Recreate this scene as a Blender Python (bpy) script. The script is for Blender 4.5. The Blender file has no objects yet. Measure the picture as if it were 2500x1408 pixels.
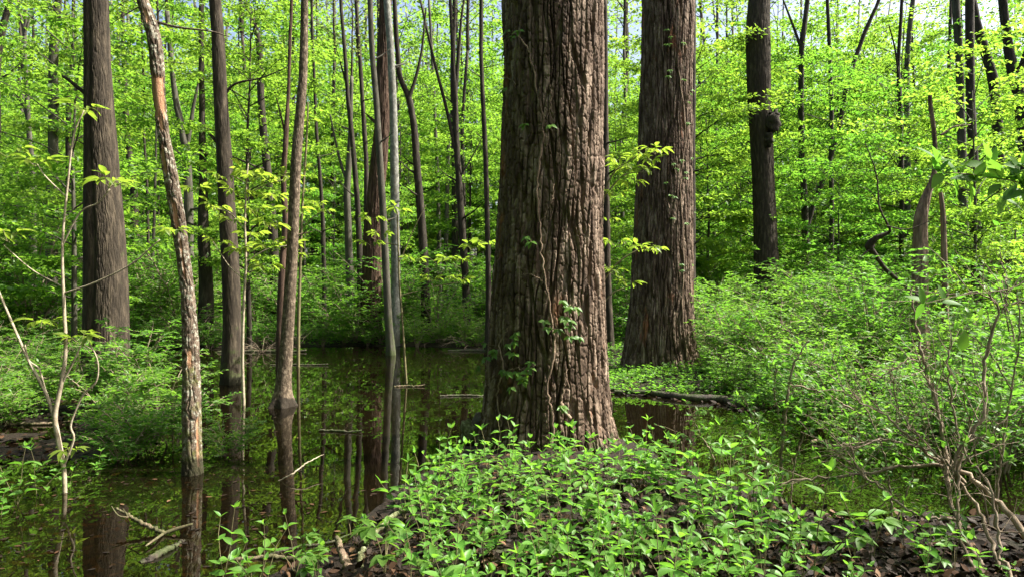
import bpy, math, random
import numpy as np
from mathutils import Vector, Matrix

# ------------------------------------------------------------------ camera, sky, sun, exposure
SC = bpy.context.scene
COL = SC.collection
CAMZ, F = 1.6, 1667.0                       # eye height (m), focal length in photo pixels
cam_d = bpy.data.cameras.new('camera'); cam = bpy.data.objects.new('camera', cam_d); COL.objects.link(cam)
cam_d.sensor_width = 36; cam_d.lens = 24.0; cam_d.clip_end = 2000; cam_d.clip_start = 0.05
cam.location = (0, 0, CAMZ); cam.rotation_euler = (math.radians(90), 0, 0)
SC.camera = cam
SUN_AZ, SUN_EL = math.radians(84), math.radians(49)
w = bpy.data.worlds.new('World'); SC.world = w; w.use_nodes = True
nt = w.node_tree; sky = nt.nodes.new('ShaderNodeTexSky'); sky.sky_type = 'NISHITA'; sky.sun_disc = False
sky.sun_elevation = SUN_EL; sky.sun_rotation = SUN_AZ; sky.air_density = 1.0; sky.dust_density = 6.0
bgn = nt.nodes['Background']; bgn.inputs['Strength'].default_value = 0.10
nt.links.new(sky.outputs[0], bgn.inputs['Color'])
sun_d = bpy.data.lights.new('sun', 'SUN'); sun_d.energy = 5.0; sun_d.angle = math.radians(0.55); sun_d.color = (1, 0.95, 0.86)
sun = bpy.data.objects.new('sun', sun_d); COL.objects.link(sun)
sv = Vector((math.sin(SUN_AZ) * math.cos(SUN_EL), math.cos(SUN_AZ) * math.cos(SUN_EL), math.sin(SUN_EL)))
sun.rotation_euler = sv.to_track_quat('Z', 'Y').to_euler(); sun.location = (20, 10, 40)
vs = SC.view_settings; vs.view_transform = 'Standard'; vs.look = 'None'; vs.gamma = 1; vs.use_curve_mapping = False
vs.exposure = 1.68
cy = SC.cycles
cy.use_denoising = True; cy.denoiser = 'OPENIMAGEDENOISE'
cy.max_bounces = 9; cy.diffuse_bounces = 5; cy.glossy_bounces = 2; cy.transmission_bounces = 4; cy.transparent_max_bounces = 6
cy.sample_clamp_indirect = 6; cy.caustics_reflective = False; cy.caustics_refractive = False

rng = np.random.default_rng(7); random.seed(7)
U = lambda a, b, n=None: rng.uniform(a, b, n)

# ------------------------------------------------------------------ helpers
def gp(px, py, z=0.0):
    """photo pixel -> point on the level z"""
    d = F * (CAMZ - z) / (py - 704.0)
    return np.array([(px - 1250) / F * d, d, z])
def at(px, py, d):
    """photo pixel at a known distance"""
    return np.array([(px - 1250) / F * d, d, CAMZ + (704 - py) / F * d])
def link(o, parent=None):
    COL.objects.link(o)
    if parent is not None: o.parent = parent
    return o
def thing(name, label, cat, loc=(0, 0, 0), group=None, rz=0.0, s=1.0):
    o = bpy.data.objects.new(name, None); o.empty_display_size = 0.1
    o.location = loc; o.rotation_euler = (0, 0, rz); o.scale = (s, s, s)
    o['label'] = label; o['category'] = cat
    if group: o['group'] = group
    return link(o)
def np_mesh(name, V, faces, mat, smooth=True, attrs=None):
    """V (n,3); faces list of int arrays (m,k)"""
    me = bpy.data.meshes.new(name)
    V = np.asarray(V, np.float32); me.vertices.add(len(V)); me.vertices.foreach_set('co', V.ravel())
    faces = [np.asarray(f, np.int32) for f in faces if len(f)]
    loops = np.concatenate([f.ravel() for f in faces])
    tot = np.concatenate([np.full(len(f), f.shape[1], np.int32) for f in faces])
    st = np.concatenate([[0], np.cumsum(tot)[:-1]]).astype(np.int32)
    me.loops.add(len(loops)); me.loops.foreach_set('vertex_index', loops)
    me.polygons.add(len(tot)); me.polygons.foreach_set('loop_start', st); me.polygons.foreach_set('loop_total', tot)
    if smooth: me.polygons.foreach_set('use_smooth', np.ones(len(tot), bool))
    me.update(calc_edges=True)
    for k, a in (attrs or {}).items():
        at_ = me.attributes.new(k, 'FLOAT', 'POINT'); at_.data.foreach_set('value', np.asarray(a, np.float32))
    if mat: me.materials.append(mat)
    return me
def mob(name, me, parent=None, kind=None, loc=None):
    o = bpy.data.objects.new(name, me)
    if kind: o['kind'] = kind
    if loc is not None: o.location = loc
    return link(o, parent)
def smooth_path(P, n):
    P = np.asarray(P, float)
    if len(P) < 3:
        t = np.linspace(0, 1, n)[:, None]; return P[0] * (1 - t) + P[-1] * t
    d = np.concatenate([[0], np.cumsum(np.linalg.norm(np.diff(P[:, :3], axis=0), axis=1))])
    Q = np.vstack([2 * P[0] - P[1], P, 2 * P[-1] - P[-2]])
    s = np.linspace(0, d[-1], n); i = np.clip(np.searchsorted(d, s, 'right') - 1, 0, len(P) - 2)
    t = ((s - d[i]) / np.maximum(d[i + 1] - d[i], 1e-9))[:, None]
    a, b, c, e = Q[i], Q[i + 1], Q[i + 2], Q[i + 3]
    return 0.5 * (2 * b + (c - a) * t + (2 * a - 5 * b + 4 * c - e) * t * t + (3 * b - a - 3 * c + e) * t ** 3)
class Tubes:
    def __init__(s): s.V, s.Fq, s.n = [], [], 0
    def add(s, P, R, k=6, cap=True):
        P = np.asarray(P, float); m = len(P); R = np.broadcast_to(np.asarray(R, float), (m,))
        T = np.gradient(P, axis=0); T /= np.maximum(np.linalg.norm(T, axis=1), 1e-9)[:, None]
        ref = np.array([0, 1, 0.13]) if abs(T[0][1]) < 0.85 else np.array([1, 0, 0.1])
        A = np.cross(T, ref); A /= np.maximum(np.linalg.norm(A, axis=1), 1e-9)[:, None]; B = np.cross(T, A)
        th = np.linspace(0, 2 * np.pi, k, endpoint=False)
        V = P[:, None] + R[:, None, None] * (np.cos(th)[None, :, None] * A[:, None] + np.sin(th)[None, :, None] * B[:, None])
        s.V.append(V.reshape(-1, 3))
        i = np.arange(m - 1)[:, None] * k; j = np.arange(k)[None]; j2 = (j + 1) % k
        s.Fq.append((np.stack([i + j, i + j2, i + k + j2, i + k + j], -1).reshape(-1, 4)) + s.n)
        s.n += m * k
        if cap and R[-1] > 0.004:
            s.V.append(P[-1:] + T[-1:] * R[-1] * 0.3); b = s.n - k
            s.Fq.append(np.stack([b + j[0], b + j2[0], np.full(k, s.n), np.full(k, s.n)], -1)); s.n += 1
    def mesh(s, name, mat):
        Fq = np.concatenate(s.Fq); tri = Fq[:, 2] == Fq[:, 3]
        return np_mesh(name, np.concatenate(s.V), [Fq[~tri], Fq[tri][:, :3]], mat)
def unit(a): return a / np.maximum(np.linalg.norm(a, axis=-1, keepdims=True), 1e-9)
class Leaves:
    def __init__(s): s.P, s.A, s.N, s.L, s.R = [], [], [], [], []
    def add(s, P, A, N, L):
        P = np.atleast_2d(P); n = len(P)
        s.P.append(P); s.A.append(np.broadcast_to(A, (n, 3))); s.N.append(np.broadcast_to(N, (n, 3)))
        s.L.append(np.broadcast_to(L, (n,))); s.R.append(rng.random(n))
    def count(s): return sum(len(p) for p in s.P)
    def mesh(s, name, mat, wid=0.5, six=False, fold=0.12, droop=0.1):
        P = np.concatenate(s.P); A = unit(np.concatenate(s.A)); N = np.concatenate(s.N); L = np.concatenate(s.L)[:, None]
        R = np.concatenate(s.R); N = unit(N - A * (N * A).sum(1, keepdims=True)); S = np.cross(A, N); n = len(P)
        W = wid * L * U(0.8, 1.2, (n, 1))
        if six:
            vs = [P, P + A * L * .28 + S * W * .42 + N * L * fold * .6, P + A * L * .62 + S * W * .42 + N * L * fold * .5, P + A * L - N * L * droop,
                  P + A * L * .62 - S * W * .42 + N * L * fold * .5, P + A * L * .28 - S * W * .42 + N * L * fold * .6]
            k, tr = 6, [(0, 1, 2, 3), (0, 3, 4, 5)]
        else:
            vs = [P, P + A * L * .45 + S * W * .5 + N * L * fold, P + A * L - N * L * droop, P + A * L * .45 - S * W * .5 + N * L * fold]
            k, tr = 4, [(0, 1, 2), (0, 2, 3)]
        V = np.stack(vs, 1).reshape(-1, 3); b = np.arange(n)[:, None] * k
        return np_mesh(name, V, [np.concatenate([b + np.array(t)[None] for t in tr])], mat, smooth=False, attrs={'rnd': np.repeat(R, k)})
def vnoise(u, v, seed, per=None):
    """smooth value noise, periodic in u when per is given"""
    g = np.random.default_rng(seed).random((64, 256)); iu = np.floor(u).astype(int); iv = np.floor(v).astype(int)
    fu = u - iu; fv = v - iv; fu = fu * fu * (3 - 2 * fu); fv = fv * fv * (3 - 2 * fv)
    w_ = per or 64
    G = lambda a, b: g[(a % w_) % 64, b % 256]
    return (G(iu, iv) * (1 - fu) + G(iu + 1, iv) * fu) * (1 - fv) + (G(iu, iv + 1) * (1 - fu) + G(iu + 1, iv + 1) * fu) * fv
def plates(u, v, ncol, seed):
    """bark plates: F2-F1 of a stretched cell pattern, periodic in u (ncol cells round)"""
    r = np.random.default_rng(seed); J = r.random((ncol, 400, 3))
    iu = np.floor(u).astype(int); iv = np.floor(v).astype(int); F1 = np.full(u.shape, 9.); F2 = F1.copy(); ID = np.zeros(u.shape)
    for du in (-2, -1, 0, 1, 2):
        for dv in (-1, 0, 1):
            cu, cv = iu + du, iv + dv; j = J[cu % ncol, cv % 400]
            d = np.hypot((cu + .5 + (j[..., 0] - .5) * .75 - u), (cv + .5 + (j[..., 1] - .5) * .9 + (cu % 2) * .5 - .25 - v) * .75)
            m = d < F1; F2 = np.where(m, F1, np.minimum(F2, d)); ID = np.where(m, j[..., 2], ID); F1 = np.where(m, d, F1)
    return F2 - F1, ID
sstep = lambda a, b, x: (lambda t: t * t * (3 - 2 * t))(np.clip((x - a) / (b - a), 0, 1))

# ------------------------------------------------------------------ materials
def mat_new(name):
    m = bpy.data.materials.new(name); m.use_nodes = True; t = m.node_tree; t.nodes.clear()
    out = t.nodes.new('ShaderNodeOutputMaterial'); return m, t, out
def N(t, typ, **kw):
    n = t.nodes.new(typ)
    for k, v in kw.items():
        if k in n.inputs: n.inputs[k].default_value = v
        else: setattr(n, k, v)
    return n
def ramp(t, fac, stops):
    r = t.nodes.new('ShaderNodeValToRGB'); e = r.color_ramp.elements
    while len(e) < len(stops): e.new(0.5)
    for el, (p, c) in zip(e, stops): el.position = p; el.color = (*c, 1) if len(c) == 3 else c
    t.links.new(fac, r.inputs[0]); return r.outputs[0]
def mixc(t, fac, a, b):
    n = t.nodes.new('ShaderNodeMix'); n.data_type = 'RGBA'
    for sock, v in ((n.inputs[0], fac), (n.inputs[6], a), (n.inputs[7], b)):
        if hasattr(v, 'links') or hasattr(v, 'is_linked'): t.links.new(v, sock)
        else: sock.default_value = v if not isinstance(v, tuple) else ((*v, 1) if len(v) == 3 else v)
    return n.outputs[2]
def coords(t, scale):
    tc = t.nodes.new('ShaderNodeTexCoord'); mp = t.nodes.new('ShaderNodeMapping'); mp.inputs['Scale'].default_value = scale
    t.links.new(tc.outputs['Object'], mp.inputs['Vector']); return mp.outputs[0]
def noise(t, vec, scale, detail=5, rough=.6):
    n = N(t, 'ShaderNodeTexNoise'); n.inputs['Scale'].default_value = scale; n.inputs['Detail'].default_value = detail
    n.inputs['Roughness'].default_value = rough; t.links.new(vec, n.inputs['Vector']); return n.outputs['Fac']
def bark_mat(name, dark, mid, light, patch=None, patch_lo=.6, moss=None, zs=.18, sc=14, bump=.5, bd=.02, rough=.9, wood=None, lichen=None, mossh=0.5, wet=False):
    m, t, out = mat_new(name); v = coords(t, (1, 1, zs)); v1 = coords(t, (1, 1, 1))
    f = noise(t, v, sc, 7, .65); c = ramp(t, f, [(.3, dark), (.5, mid), (.72, light)])
    if lichen:
        l = noise(t, v1, 22, 6, .7); c = mixc(t, ramp(t, l, [(.52, (0, 0, 0)), (.60, (1, 1, 1))]), c, lichen)
    if patch:
        p = noise(t, coords(t, (1, 1, .35)), 3.2, 4, .6); c = mixc(t, ramp(t, p, [(patch_lo, (0, 0, 0)), (patch_lo + .1, (.8, .8, .8))]), c, patch)
    if moss:
        g = noise(t, v1, 6, 5, .65); tc = N(t, 'ShaderNodeTexCoord'); sx = N(t, 'ShaderNodeSeparateXYZ'); t.links.new(tc.outputs['Object'], sx.inputs[0])
        mr = N(t, 'ShaderNodeMapRange'); mr.inputs[1].default_value = 0; mr.inputs[2].default_value = mossh; mr.inputs[3].default_value = .22; mr.inputs[4].default_value = -.02
        t.links.new(sx.outputs[2], mr.inputs[0]); ad = N(t, 'ShaderNodeMath', operation='ADD'); t.links.new(g, ad.inputs[0]); t.links.new(mr.outputs[0], ad.inputs[1])
        c = mixc(t, ramp(t, ad.outputs[0], [(.62, (0, 0, 0)), (.74, (.75, .75, .75))]), c, moss)
    if wood:
        a = N(t, 'ShaderNodeAttribute', attribute_name='wood'); wf = noise(t, coords(t, (1, 1, .08)), 40, 4)
        c = mixc(t, a.outputs['Fac'], c, ramp(t, wf, [(.3, wood[0]), (.65, wood[1])]))
    if wet:
        tc = N(t, 'ShaderNodeTexCoord'); sx = N(t, 'ShaderNodeSeparateXYZ'); t.links.new(tc.outputs['Object'], sx.inputs[0]); wn = noise(t, v1, 9, 4, .6)
        ma = N(t, 'ShaderNodeMath', operation='MULTIPLY_ADD'); ma.inputs[1].default_value = -.22; t.links.new(wn, ma.inputs[0]); t.links.new(sx.outputs[2], ma.inputs[2])
        c = mixc(t, ramp(t, ma.outputs[0], [(0, (.85, .85, .85)), (.05, (0, 0, 0))]), c, (.014, .011, .007))
    b = N(t, 'ShaderNodeBsdfPrincipled', Roughness=rough); t.links.new(c, b.inputs['Base Color'])
    b.inputs['Specular IOR Level'].default_value = .25
    bp = N(t, 'ShaderNodeBump', Strength=bump, Distance=bd); t.links.new(noise(t, v, sc * 2.2, 6, .7), bp.inputs['Height'])
    t.links.new(bp.outputs[0], b.inputs['Normal']); t.links.new(b.outputs[0], out.inputs[0]); return m
def leaf_mat(name, a, b, tr_a, tr_b, trans=.5, gloss=.02):
    m, t, out = mat_new(name)
    at_ = N(t, 'ShaderNodeAttribute', attribute_name='rnd'); oi = N(t, 'ShaderNodeObjectInfo')
    ad = N(t, 'ShaderNodeMath', operation='MULTIPLY_ADD'); ad.inputs[1].default_value = .4
    m2 = N(t, 'ShaderNodeMath', operation='MULTIPLY'); m2.inputs[1].default_value = .6
    t.links.new(oi.outputs['Random'], m2.inputs[0]); t.links.new(at_.outputs['Fac'], ad.inputs[0]); t.links.new(m2.outputs[0], ad.inputs[2])
    d = N(t, 'ShaderNodeBsdfDiffuse'); tl = N(t, 'ShaderNodeBsdfTranslucent'); g = N(t, 'ShaderNodeBsdfGlossy', Roughness=.45)
    t.links.new(mixc(t, ad.outputs[0], a, b), d.inputs[0]); t.links.new(mixc(t, ad.outputs[0], tr_a, tr_b), tl.inputs[0])
    mx = N(t, 'ShaderNodeMixShader', Fac=trans); t.links.new(d.outputs[0], mx.inputs[1]); t.links.new(tl.outputs[0], mx.inputs[2])
    mg = N(t, 'ShaderNodeMixShader', Fac=gloss); t.links.new(mx.outputs[0], mg.inputs[1]); t.links.new(g.outputs[0], mg.inputs[2])
    g.inputs[0].default_value = (.9, 1, .9, 1)
    t.links.new(mg.outputs[0], out.inputs[0]); return m
M = {}
M['oak'] = bark_mat('furrowed_bark', (.024, .0155, .010), (.092, .061, .040), (.36, .28, .21), patch=(.26, .10, .045), patch_lo=.62, moss=(.06, .07, .03), sc=13, bump=.7, mossh=.35)
M['brown'] = bark_mat('brown_bark', (.016, .0125, .008), (.036, .028, .0185), (.10, .079, .053), moss=(.05, .065, .02), sc=16, bump=.8, mossh=1.0, wet=True)
M['grey'] = bark_mat('grey_bark', (.034, .031, .023), (.07, .065, .048), (.13, .122, .095), moss=(.06, .08, .025), sc=11, bump=.6, mossh=2.0)
M['dark'] = bark_mat('dark_bark', (.014, .011, .0075), (.032, .026, .018), (.075, .062, .047), moss=(.04, .055, .018), sc=16, bump=.8)
M['red'] = bark_mat('reddish_bark', (.025, .015, .010), (.07, .042, .028), (.17, .11, .075), sc=20, bump=1, bd=.03, zs=.1)
M['pale'] = bark_mat('mottled_pale_bark', (.08, .08, .068), (.17, .17, .145), (.38, .38, .34), sc=18, bump=.3, zs=.5, patch=(.13, .12, .09), patch_lo=.55)
M['speckle'] = bark_mat('speckled_bark', (.04, .028, .018), (.10, .075, .05), (.34, .27, .19), sc=30, bump=1, zs=.55, wet=True)
M['snag'] = bark_mat('lichen_bark', (.035, .022, .014), (.10, .072, .05), (.24, .19, .14), sc=15, zs=.5, bump=1, lichen=(.33, .32, .25), moss=(.13, .14, .035), mossh=1.4, wood=((.22, .10, .05), (.46, .27, .155)), wet=True)
M['deadwood'] = bark_mat('dead_wood', (.05, .035, .025), (.17, .12, .08), (.40, .30, .21), sc=18, zs=.08, bump=1, moss=(.07, .08, .03))
M['twig'] = bark_mat('twig_bark', (.10, .075, .05), (.22, .17, .12), (.36, .30, .22), sc=20, zs=1, bump=.3)
M['paletwig'] = bark_mat('pale_twig_bark', (.16, .13, .085), (.32, .27, .19), (.46, .41, .31), sc=14, zs=1, bump=.3)
M['log'] = bark_mat('wet_log_bark', (.016, .012, .009), (.04, .03, .022), (.12, .095, .07), sc=14, zs=.6, bump=1, moss=(.05, .07, .02), mossh=.3, rough=.6)
M['mossy'] = bark_mat('mossy_branch', (.05, .045, .025), (.13, .14, .06), (.30, .33, .20), sc=30, zs=1, bump=1)
M['stem'] = bark_mat('green_stem', (.08, .09, .03), (.14, .12, .06), (.2, .17, .09), sc=20, zs=1, bump=.1)
M['leaf'] = leaf_mat('understory_leaf', (.036, .10, .015), (.096, .165, .024), (.135, .40, .03), (.39, .60, .055), .55)
M['canopy'] = leaf_mat('canopy_leaf', (.05, .11, .022), (.12, .16, .04), (.17, .38, .04), (.44, .53, .12), .58)
M['shrub'] = leaf_mat('shrub_leaf', (.045, .12, .018), (.095, .18, .028), (.13, .39, .03), (.25, .47, .042), .5, .02)
M['seedling'] = leaf_mat('seedling_leaf', (.075, .20, .028), (.125, .245, .038), (.19, .50, .04), (.30, .58, .05), .45, .018)
M['hickory'] = leaf_mat('young_pale_leaf', (.11, .17, .02), (.15, .20, .03), (.28, .46, .035), (.38, .52, .05), .5)
M['ivy'] = leaf_mat('vine_leaf', (.06, .14, .02), (.10, .18, .03), (.16, .38, .03), (.26, .44, .04), .4, .02)
def litter_mat():
    m, t, out = mat_new('dead_leaf'); a = N(t, 'ShaderNodeAttribute', attribute_name='rnd')
    c = ramp(t, a.outputs['Fac'], [(0, (.008, .005, .003)), (.6, (.022, .012, .006)), (.9, (.065, .031, .014)), (1, (.15, .085, .045))])
    b = N(t, 'ShaderNodeBsdfPrincipled', Roughness=.7); b.inputs['Specular IOR Level'].default_value = .2; t.links.new(c, b.inputs['Base Color']); t.links.new(b.outputs[0], out.inputs[0]); return m
M['litter'] = litter_mat()
def ground_mat():
    m, t, out = mat_new('forest_floor'); v = coords(t, (1, 1, 1))
    c = ramp(t, noise(t, v, 9, 8, .7), [(.3, (.007, .005, .003)), (.5, (.016, .011, .007)), (.7, (.04, .026, .015))])
    g = noise(t, v, 1.6, 6, .65); gm = ramp(t, g, [(.5, (0, 0, 0)), (.62, (.7, .7, .7))])
    ge = N(t, 'ShaderNodeSeparateXYZ'); t.links.new(v, ge.inputs[0])
    mr = N(t, 'ShaderNodeMapRange'); mr.inputs[1].default_value = .05; mr.inputs[2].default_value = .18; t.links.new(ge.outputs[2], mr.inputs[0])
    mu = N(t, 'ShaderNodeMath', operation='MULTIPLY'); t.links.new(gm, mu.inputs[0]); t.links.new(mr.outputs[0], mu.inputs[1])
    c = mixc(t, mu.outputs[0], c, (.035, .06, .015))
    b = N(t, 'ShaderNodeBsdfPrincipled', Roughness=.8); b.inputs['Specular IOR Level'].default_value = .2; t.links.new(c, b.inputs['Base Color'])
    bp = N(t, 'ShaderNodeBump', Strength=.9, Distance=.03); t.links.new(noise(t, v, 30, 6, .7), bp.inputs['Height']); t.links.new(bp.outputs[0], b.inputs['Normal'])
    t.links.new(b.outputs[0], out.inputs[0]); return m
M['ground'] = ground_mat()
def water_mat():
    m, t, out = mat_new('still_brown_water'); v = coords(t, (1, 1, 1))
    tr = N(t, 'ShaderNodeBsdfTransparent'); tr.inputs[0].default_value = (.36, .31, .17, 1)
    df = N(t, 'ShaderNodeBsdfDiffuse'); df.inputs[0].default_value = (.014, .011, .005, 1)
    gl = N(t, 'ShaderNodeBsdfGlossy', Roughness=.0); gl.inputs[0].default_value = (.92, .92, .9, 1)
    fr = N(t, 'ShaderNodeFresnel', IOR=1.42)
    bp = N(t, 'ShaderNodeBump', Strength=.06, Distance=.02); t.links.new(noise(t, coords(t, (1, .6, 1)), 3.0, 2, .5), bp.inputs['Height'])
    t.links.new(bp.outputs[0], gl.inputs['Normal'])
    sc = ramp(t, noise(t, coords(t, (1, 1, 1)), 1.1, 7, .72), [(.42, (.14, .14, .14)), (.7, (.34, .34, .34))])
    m1 = N(t, 'ShaderNodeMixShader'); t.links.new(sc, m1.inputs[0]); t.links.new(tr.outputs[0], m1.inputs[1]); t.links.new(df.outputs[0], m1.inputs[2])
    m2 = N(t, 'ShaderNodeMixShader'); t.links.new(fr.outputs[0], m2.inputs[0]); t.links.new(m1.outputs[0], m2.inputs[1]); t.links.new(gl.outputs[0], m2.inputs[2])
    t.links.new(m2.outputs[0], out.inputs[0]); return m
M['water'] = water_mat()

# ------------------------------------------------------------------ ground and water
near_px = [(600, 1412), (700, 1372), (800, 1335), (890, 1295), (945, 1225), (1010, 1150), (1110, 1092), (1250, 1064), (1400, 1062), (1530, 1085), (1620, 1140),
           (1760, 1190), (1900, 1215), (2100, 1255), (2300, 1265), (2500, 1270), (3000, 1280)]
NEAR = [gp(*p)[:2] for p in near_px] + [np.array(p) for p in [(12, 4.2), (12, -6), (-5, -6), (-3.0, 2.2), (-1.9, 3.4)]]
far_px = [(1468, 950), (1600, 962), (1720, 975), (1820, 992), (1950, 975), (2150, 980), (2350, 1000), (2500, 1012), (3000, 1040)]
shore_px = [(-400, 880), (0, 868), (200, 862), (550, 852), (700, 848), (900, 845), (1190, 850), (1350, 862), (1450, 892)]
FAR = [gp(*p)[:2] for p in far_px] + [np.array(p) for p in [(40, 8), (400, 8), (400, 500), (-400, 500), (-400, 16), (-30, 16)]] + [gp(*p)[:2] for p in shore_px]
LEFT = [gp(*p)[:2] for p in [(120, 975), (330, 965), (430, 990), (350, 1060), (230, 1110), (60, 1120), (-200, 1085), (-500, 1060), (-500, 960), (-100, 955)]]
def sdf(X, Y, poly):
    P = np.array(poly); d = np.full(X.shape, 1e9); ins = np.zeros(X.shape, bool)
    for a, b in zip(P, np.roll(P, -1, 0)):
        e = b - a; t = np.clip(((X - a[0]) * e[0] + (Y - a[1]) * e[1]) / (e @ e), 0, 1)
        d = np.minimum(d, np.hypot(X - a[0] - t * e[0], Y - a[1] - t * e[1]))
        c = ((a[1] > Y) != (b[1] > Y)) & (X < (b[0] - a[0]) * (Y - a[1]) / (b[1] - a[1] + 1e-12) + a[0]); ins ^= c
    return np.where(ins, d, -d)
def height(X, Y):
    X = np.asarray(X, float); Y = np.asarray(Y, float)
    n1 = vnoise(X * .9 + 40, Y * .9 + 40, 3) - .5; n2 = vnoise(X * 4 + 40, Y * 4 + 40, 5) - .5
    a = sdf(X, Y, NEAR) + n1 * .35; b = sdf(X, Y, FAR) + n1 * .6; c = sdf(X, Y, LEFT) + n1 * .5
    land = lambda d, cap: np.where(d > 0, cap * (1 - np.exp(-d / .9)), np.maximum(-.22, d * .16))
    h = np.maximum(np.maximum(land(a, .13), np.where(b > 0, .24 * (1 - np.exp(-b / 2.2)), land(b, .2))), land(c, .008))
    h = h + np.clip(b - 3, 0, 60) * .012
    return h + n2 * .035 + n1 * .03
def axis(a, b, step, out):
    c = np.arange(a, b, step); k = np.cumsum(step * 1.35 ** np.arange(1, 24)); k = k[k < out]
    return np.concatenate([a - k[::-1], c, b + k])
gx = axis(-11, 11, .11, 400); gy = axis(1.2, 24, .1, 480)
X, Y = np.meshgrid(gx, gy); Z = height(X, Y); nx, ny = len(gx), len(gy)
i = np.arange((ny - 1))[:, None] * nx + np.arange(nx - 1)[None]
ground = mob('ground', np_mesh('ground', np.stack([X, Y, Z], -1).reshape(-1, 3), [np.stack([i, i + 1, i + nx + 1, i + nx], -1).reshape(-1, 4)], M['ground']), kind='structure')
wv = [(-60, -8, 0), (60, -8, 0), (60, 26, 0), (-60, 26, 0)]
water = mob('water', np_mesh('water', wv, [[(0, 1, 2, 3)]], M['water']), kind='structure')
hz = lambda x, y: float(height(np.array([x]), np.array([y]))[0])

# ------------------------------------------------------------------ crowns and understory trees (shared variants)
def crown(seed, H, R, z0, nb, leafL, per, nsub=6, rise=.35, r0=.06, stem_r=None, jit=.09):
    """limbs (Tubes) and leaves of one crown, axis on z from 0 to H, lowest branches at z0"""
    r = np.random.default_rng(seed); T = Tubes(); Lf = Leaves()
    zz = np.linspace(0, H, 9); ax = np.stack([np.cumsum(r.normal(0, .03 * H / 9, 9)), np.cumsum(r.normal(0, .03 * H / 9, 9)), zz], 1); ax[0, :2] = 0
    T.add(smooth_path(ax, 14), np.linspace(r0, r0 * .12, 14), 6)
    for k in range(nb):
        f = (k + r.random()) / nb; z = z0 + (H * .98 - z0) * f; c = np.array([np.interp(z, zz, ax[:, 0]), np.interp(z, zz, ax[:, 1]), z])
        az = k * 2.4 + r.normal(0, .4); L = R * (.35 + .65 * math.sin(math.pi * min(1, .22 + .8 * (1 - f)) ** 1.0)) * r.uniform(.65, 1.15)
        dr = np.array([math.cos(az), math.sin(az), 0]); up = rise * r.uniform(.5, 1.5) + f * .5
        s = np.linspace(0, 1, 6)[:, None]; P = c + dr * L * s + np.array([0, 0, 1]) * L * (up * s - .28 * s ** 2) + r.normal(0, .03 * L, (6, 3)) * s
        rb = r0 * (.38 - .2 * f); T.add(P, np.linspace(rb, .004, 6), 4, cap=False)
        for q in range(nsub):
            t = .22 + .78 * (q + r.random()) / nsub; b = np.array([np.interp(t, s[:, 0], P[:, j]) for j in range(3)])
            sg = 1 if q % 2 else -1; d2 = dr * r.uniform(.3, .8) + sg * np.array([-dr[1], dr[0], 0]) * r.uniform(.5, 1) + np.array([0, 0, r.uniform(-.1, .35)])
            d2 = unit(d2); l2 = L * .42 * (1.15 - .6 * t) * r.uniform(.6, 1.2)
            E = b + d2 * l2 * np.linspace(0, 1, 4)[:, None] - np.array([0, 0, 1]) * (.1 * l2 * np.linspace(0, 1, 4) ** 2)[:, None]
            T.add(E, np.linspace(rb * .35, .003, 4), 3, cap=False)
            n = max(3, int(per * r.uniform(.5, 1.5))); tt = r.random(n) ** .8
            Q = b + d2 * l2 * tt[:, None] + r.normal(0, jit, (n, 3)) * np.array([1.8, 1.8, .4]); Q[:, 2] -= .1 * l2 * tt ** 2
            A = d2 * .6 + r.normal(0, .7, (n, 3)) * np.array([1, 1, .45]); A[:, 2] -= .15
            Nn = np.array([0, 0, 1.0]) + r.normal(0, .42, (n, 3)); Lf.add(Q, A, Nn, leafL * r.uniform(.6, 1.25, n))
    return T, Lf
UND = []          # understory trees: lower branches come down to eye level
for k, (H, R, z0, nb, lf, per, ns) in enumerate([(6.5, 2.4, .8, 28, .135, 42, 8), (9, 2.8, 1.4, 32, .14, 44, 8), (5, 2.1, .5, 24, .125, 40, 8), (11, 3.0, 2, 36, .145, 42, 8), (8, 3.1, 1.2, 28, .14, 46, 8)]):
    T, Lf = crown(100 + k, H, R, z0, nb, lf, per, ns, r0=.03 + .005 * H)
    UND.append((T.mesh('trunk', M['dark' if k % 2 else 'grey']), Lf.mesh('crown', M['leaf'], .55)))
CAN = []          # canopy crowns that sit on top of a tall bole
for k, (H, R, z0, nb, lf, per, ns) in enumerate([(9, 3.6, .6, 18, .13, 7, 7), (11, 4.0, 1.0, 18, .13, 7, 7), (8, 3.2, 0.5, 16, .12, 7, 7)]):
    T, Lf = crown(200 + k, H, R, z0, nb, lf, per, ns, r0=.085, rise=.7, jit=.16)
    CAN.append((T.mesh('limb', M['brown']), Lf.mesh('crown', M['canopy'], .6)))
def put_crown(root, top, kind, s, rz):
    tm, lm = CAN[kind]
    for nm, me in (('limb', tm), ('crown', lm)):
        o = mob(nm, me, root); o.location = top; o.scale = (s, s, s * .95); o.rotation_euler = (0, 0, rz)

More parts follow.
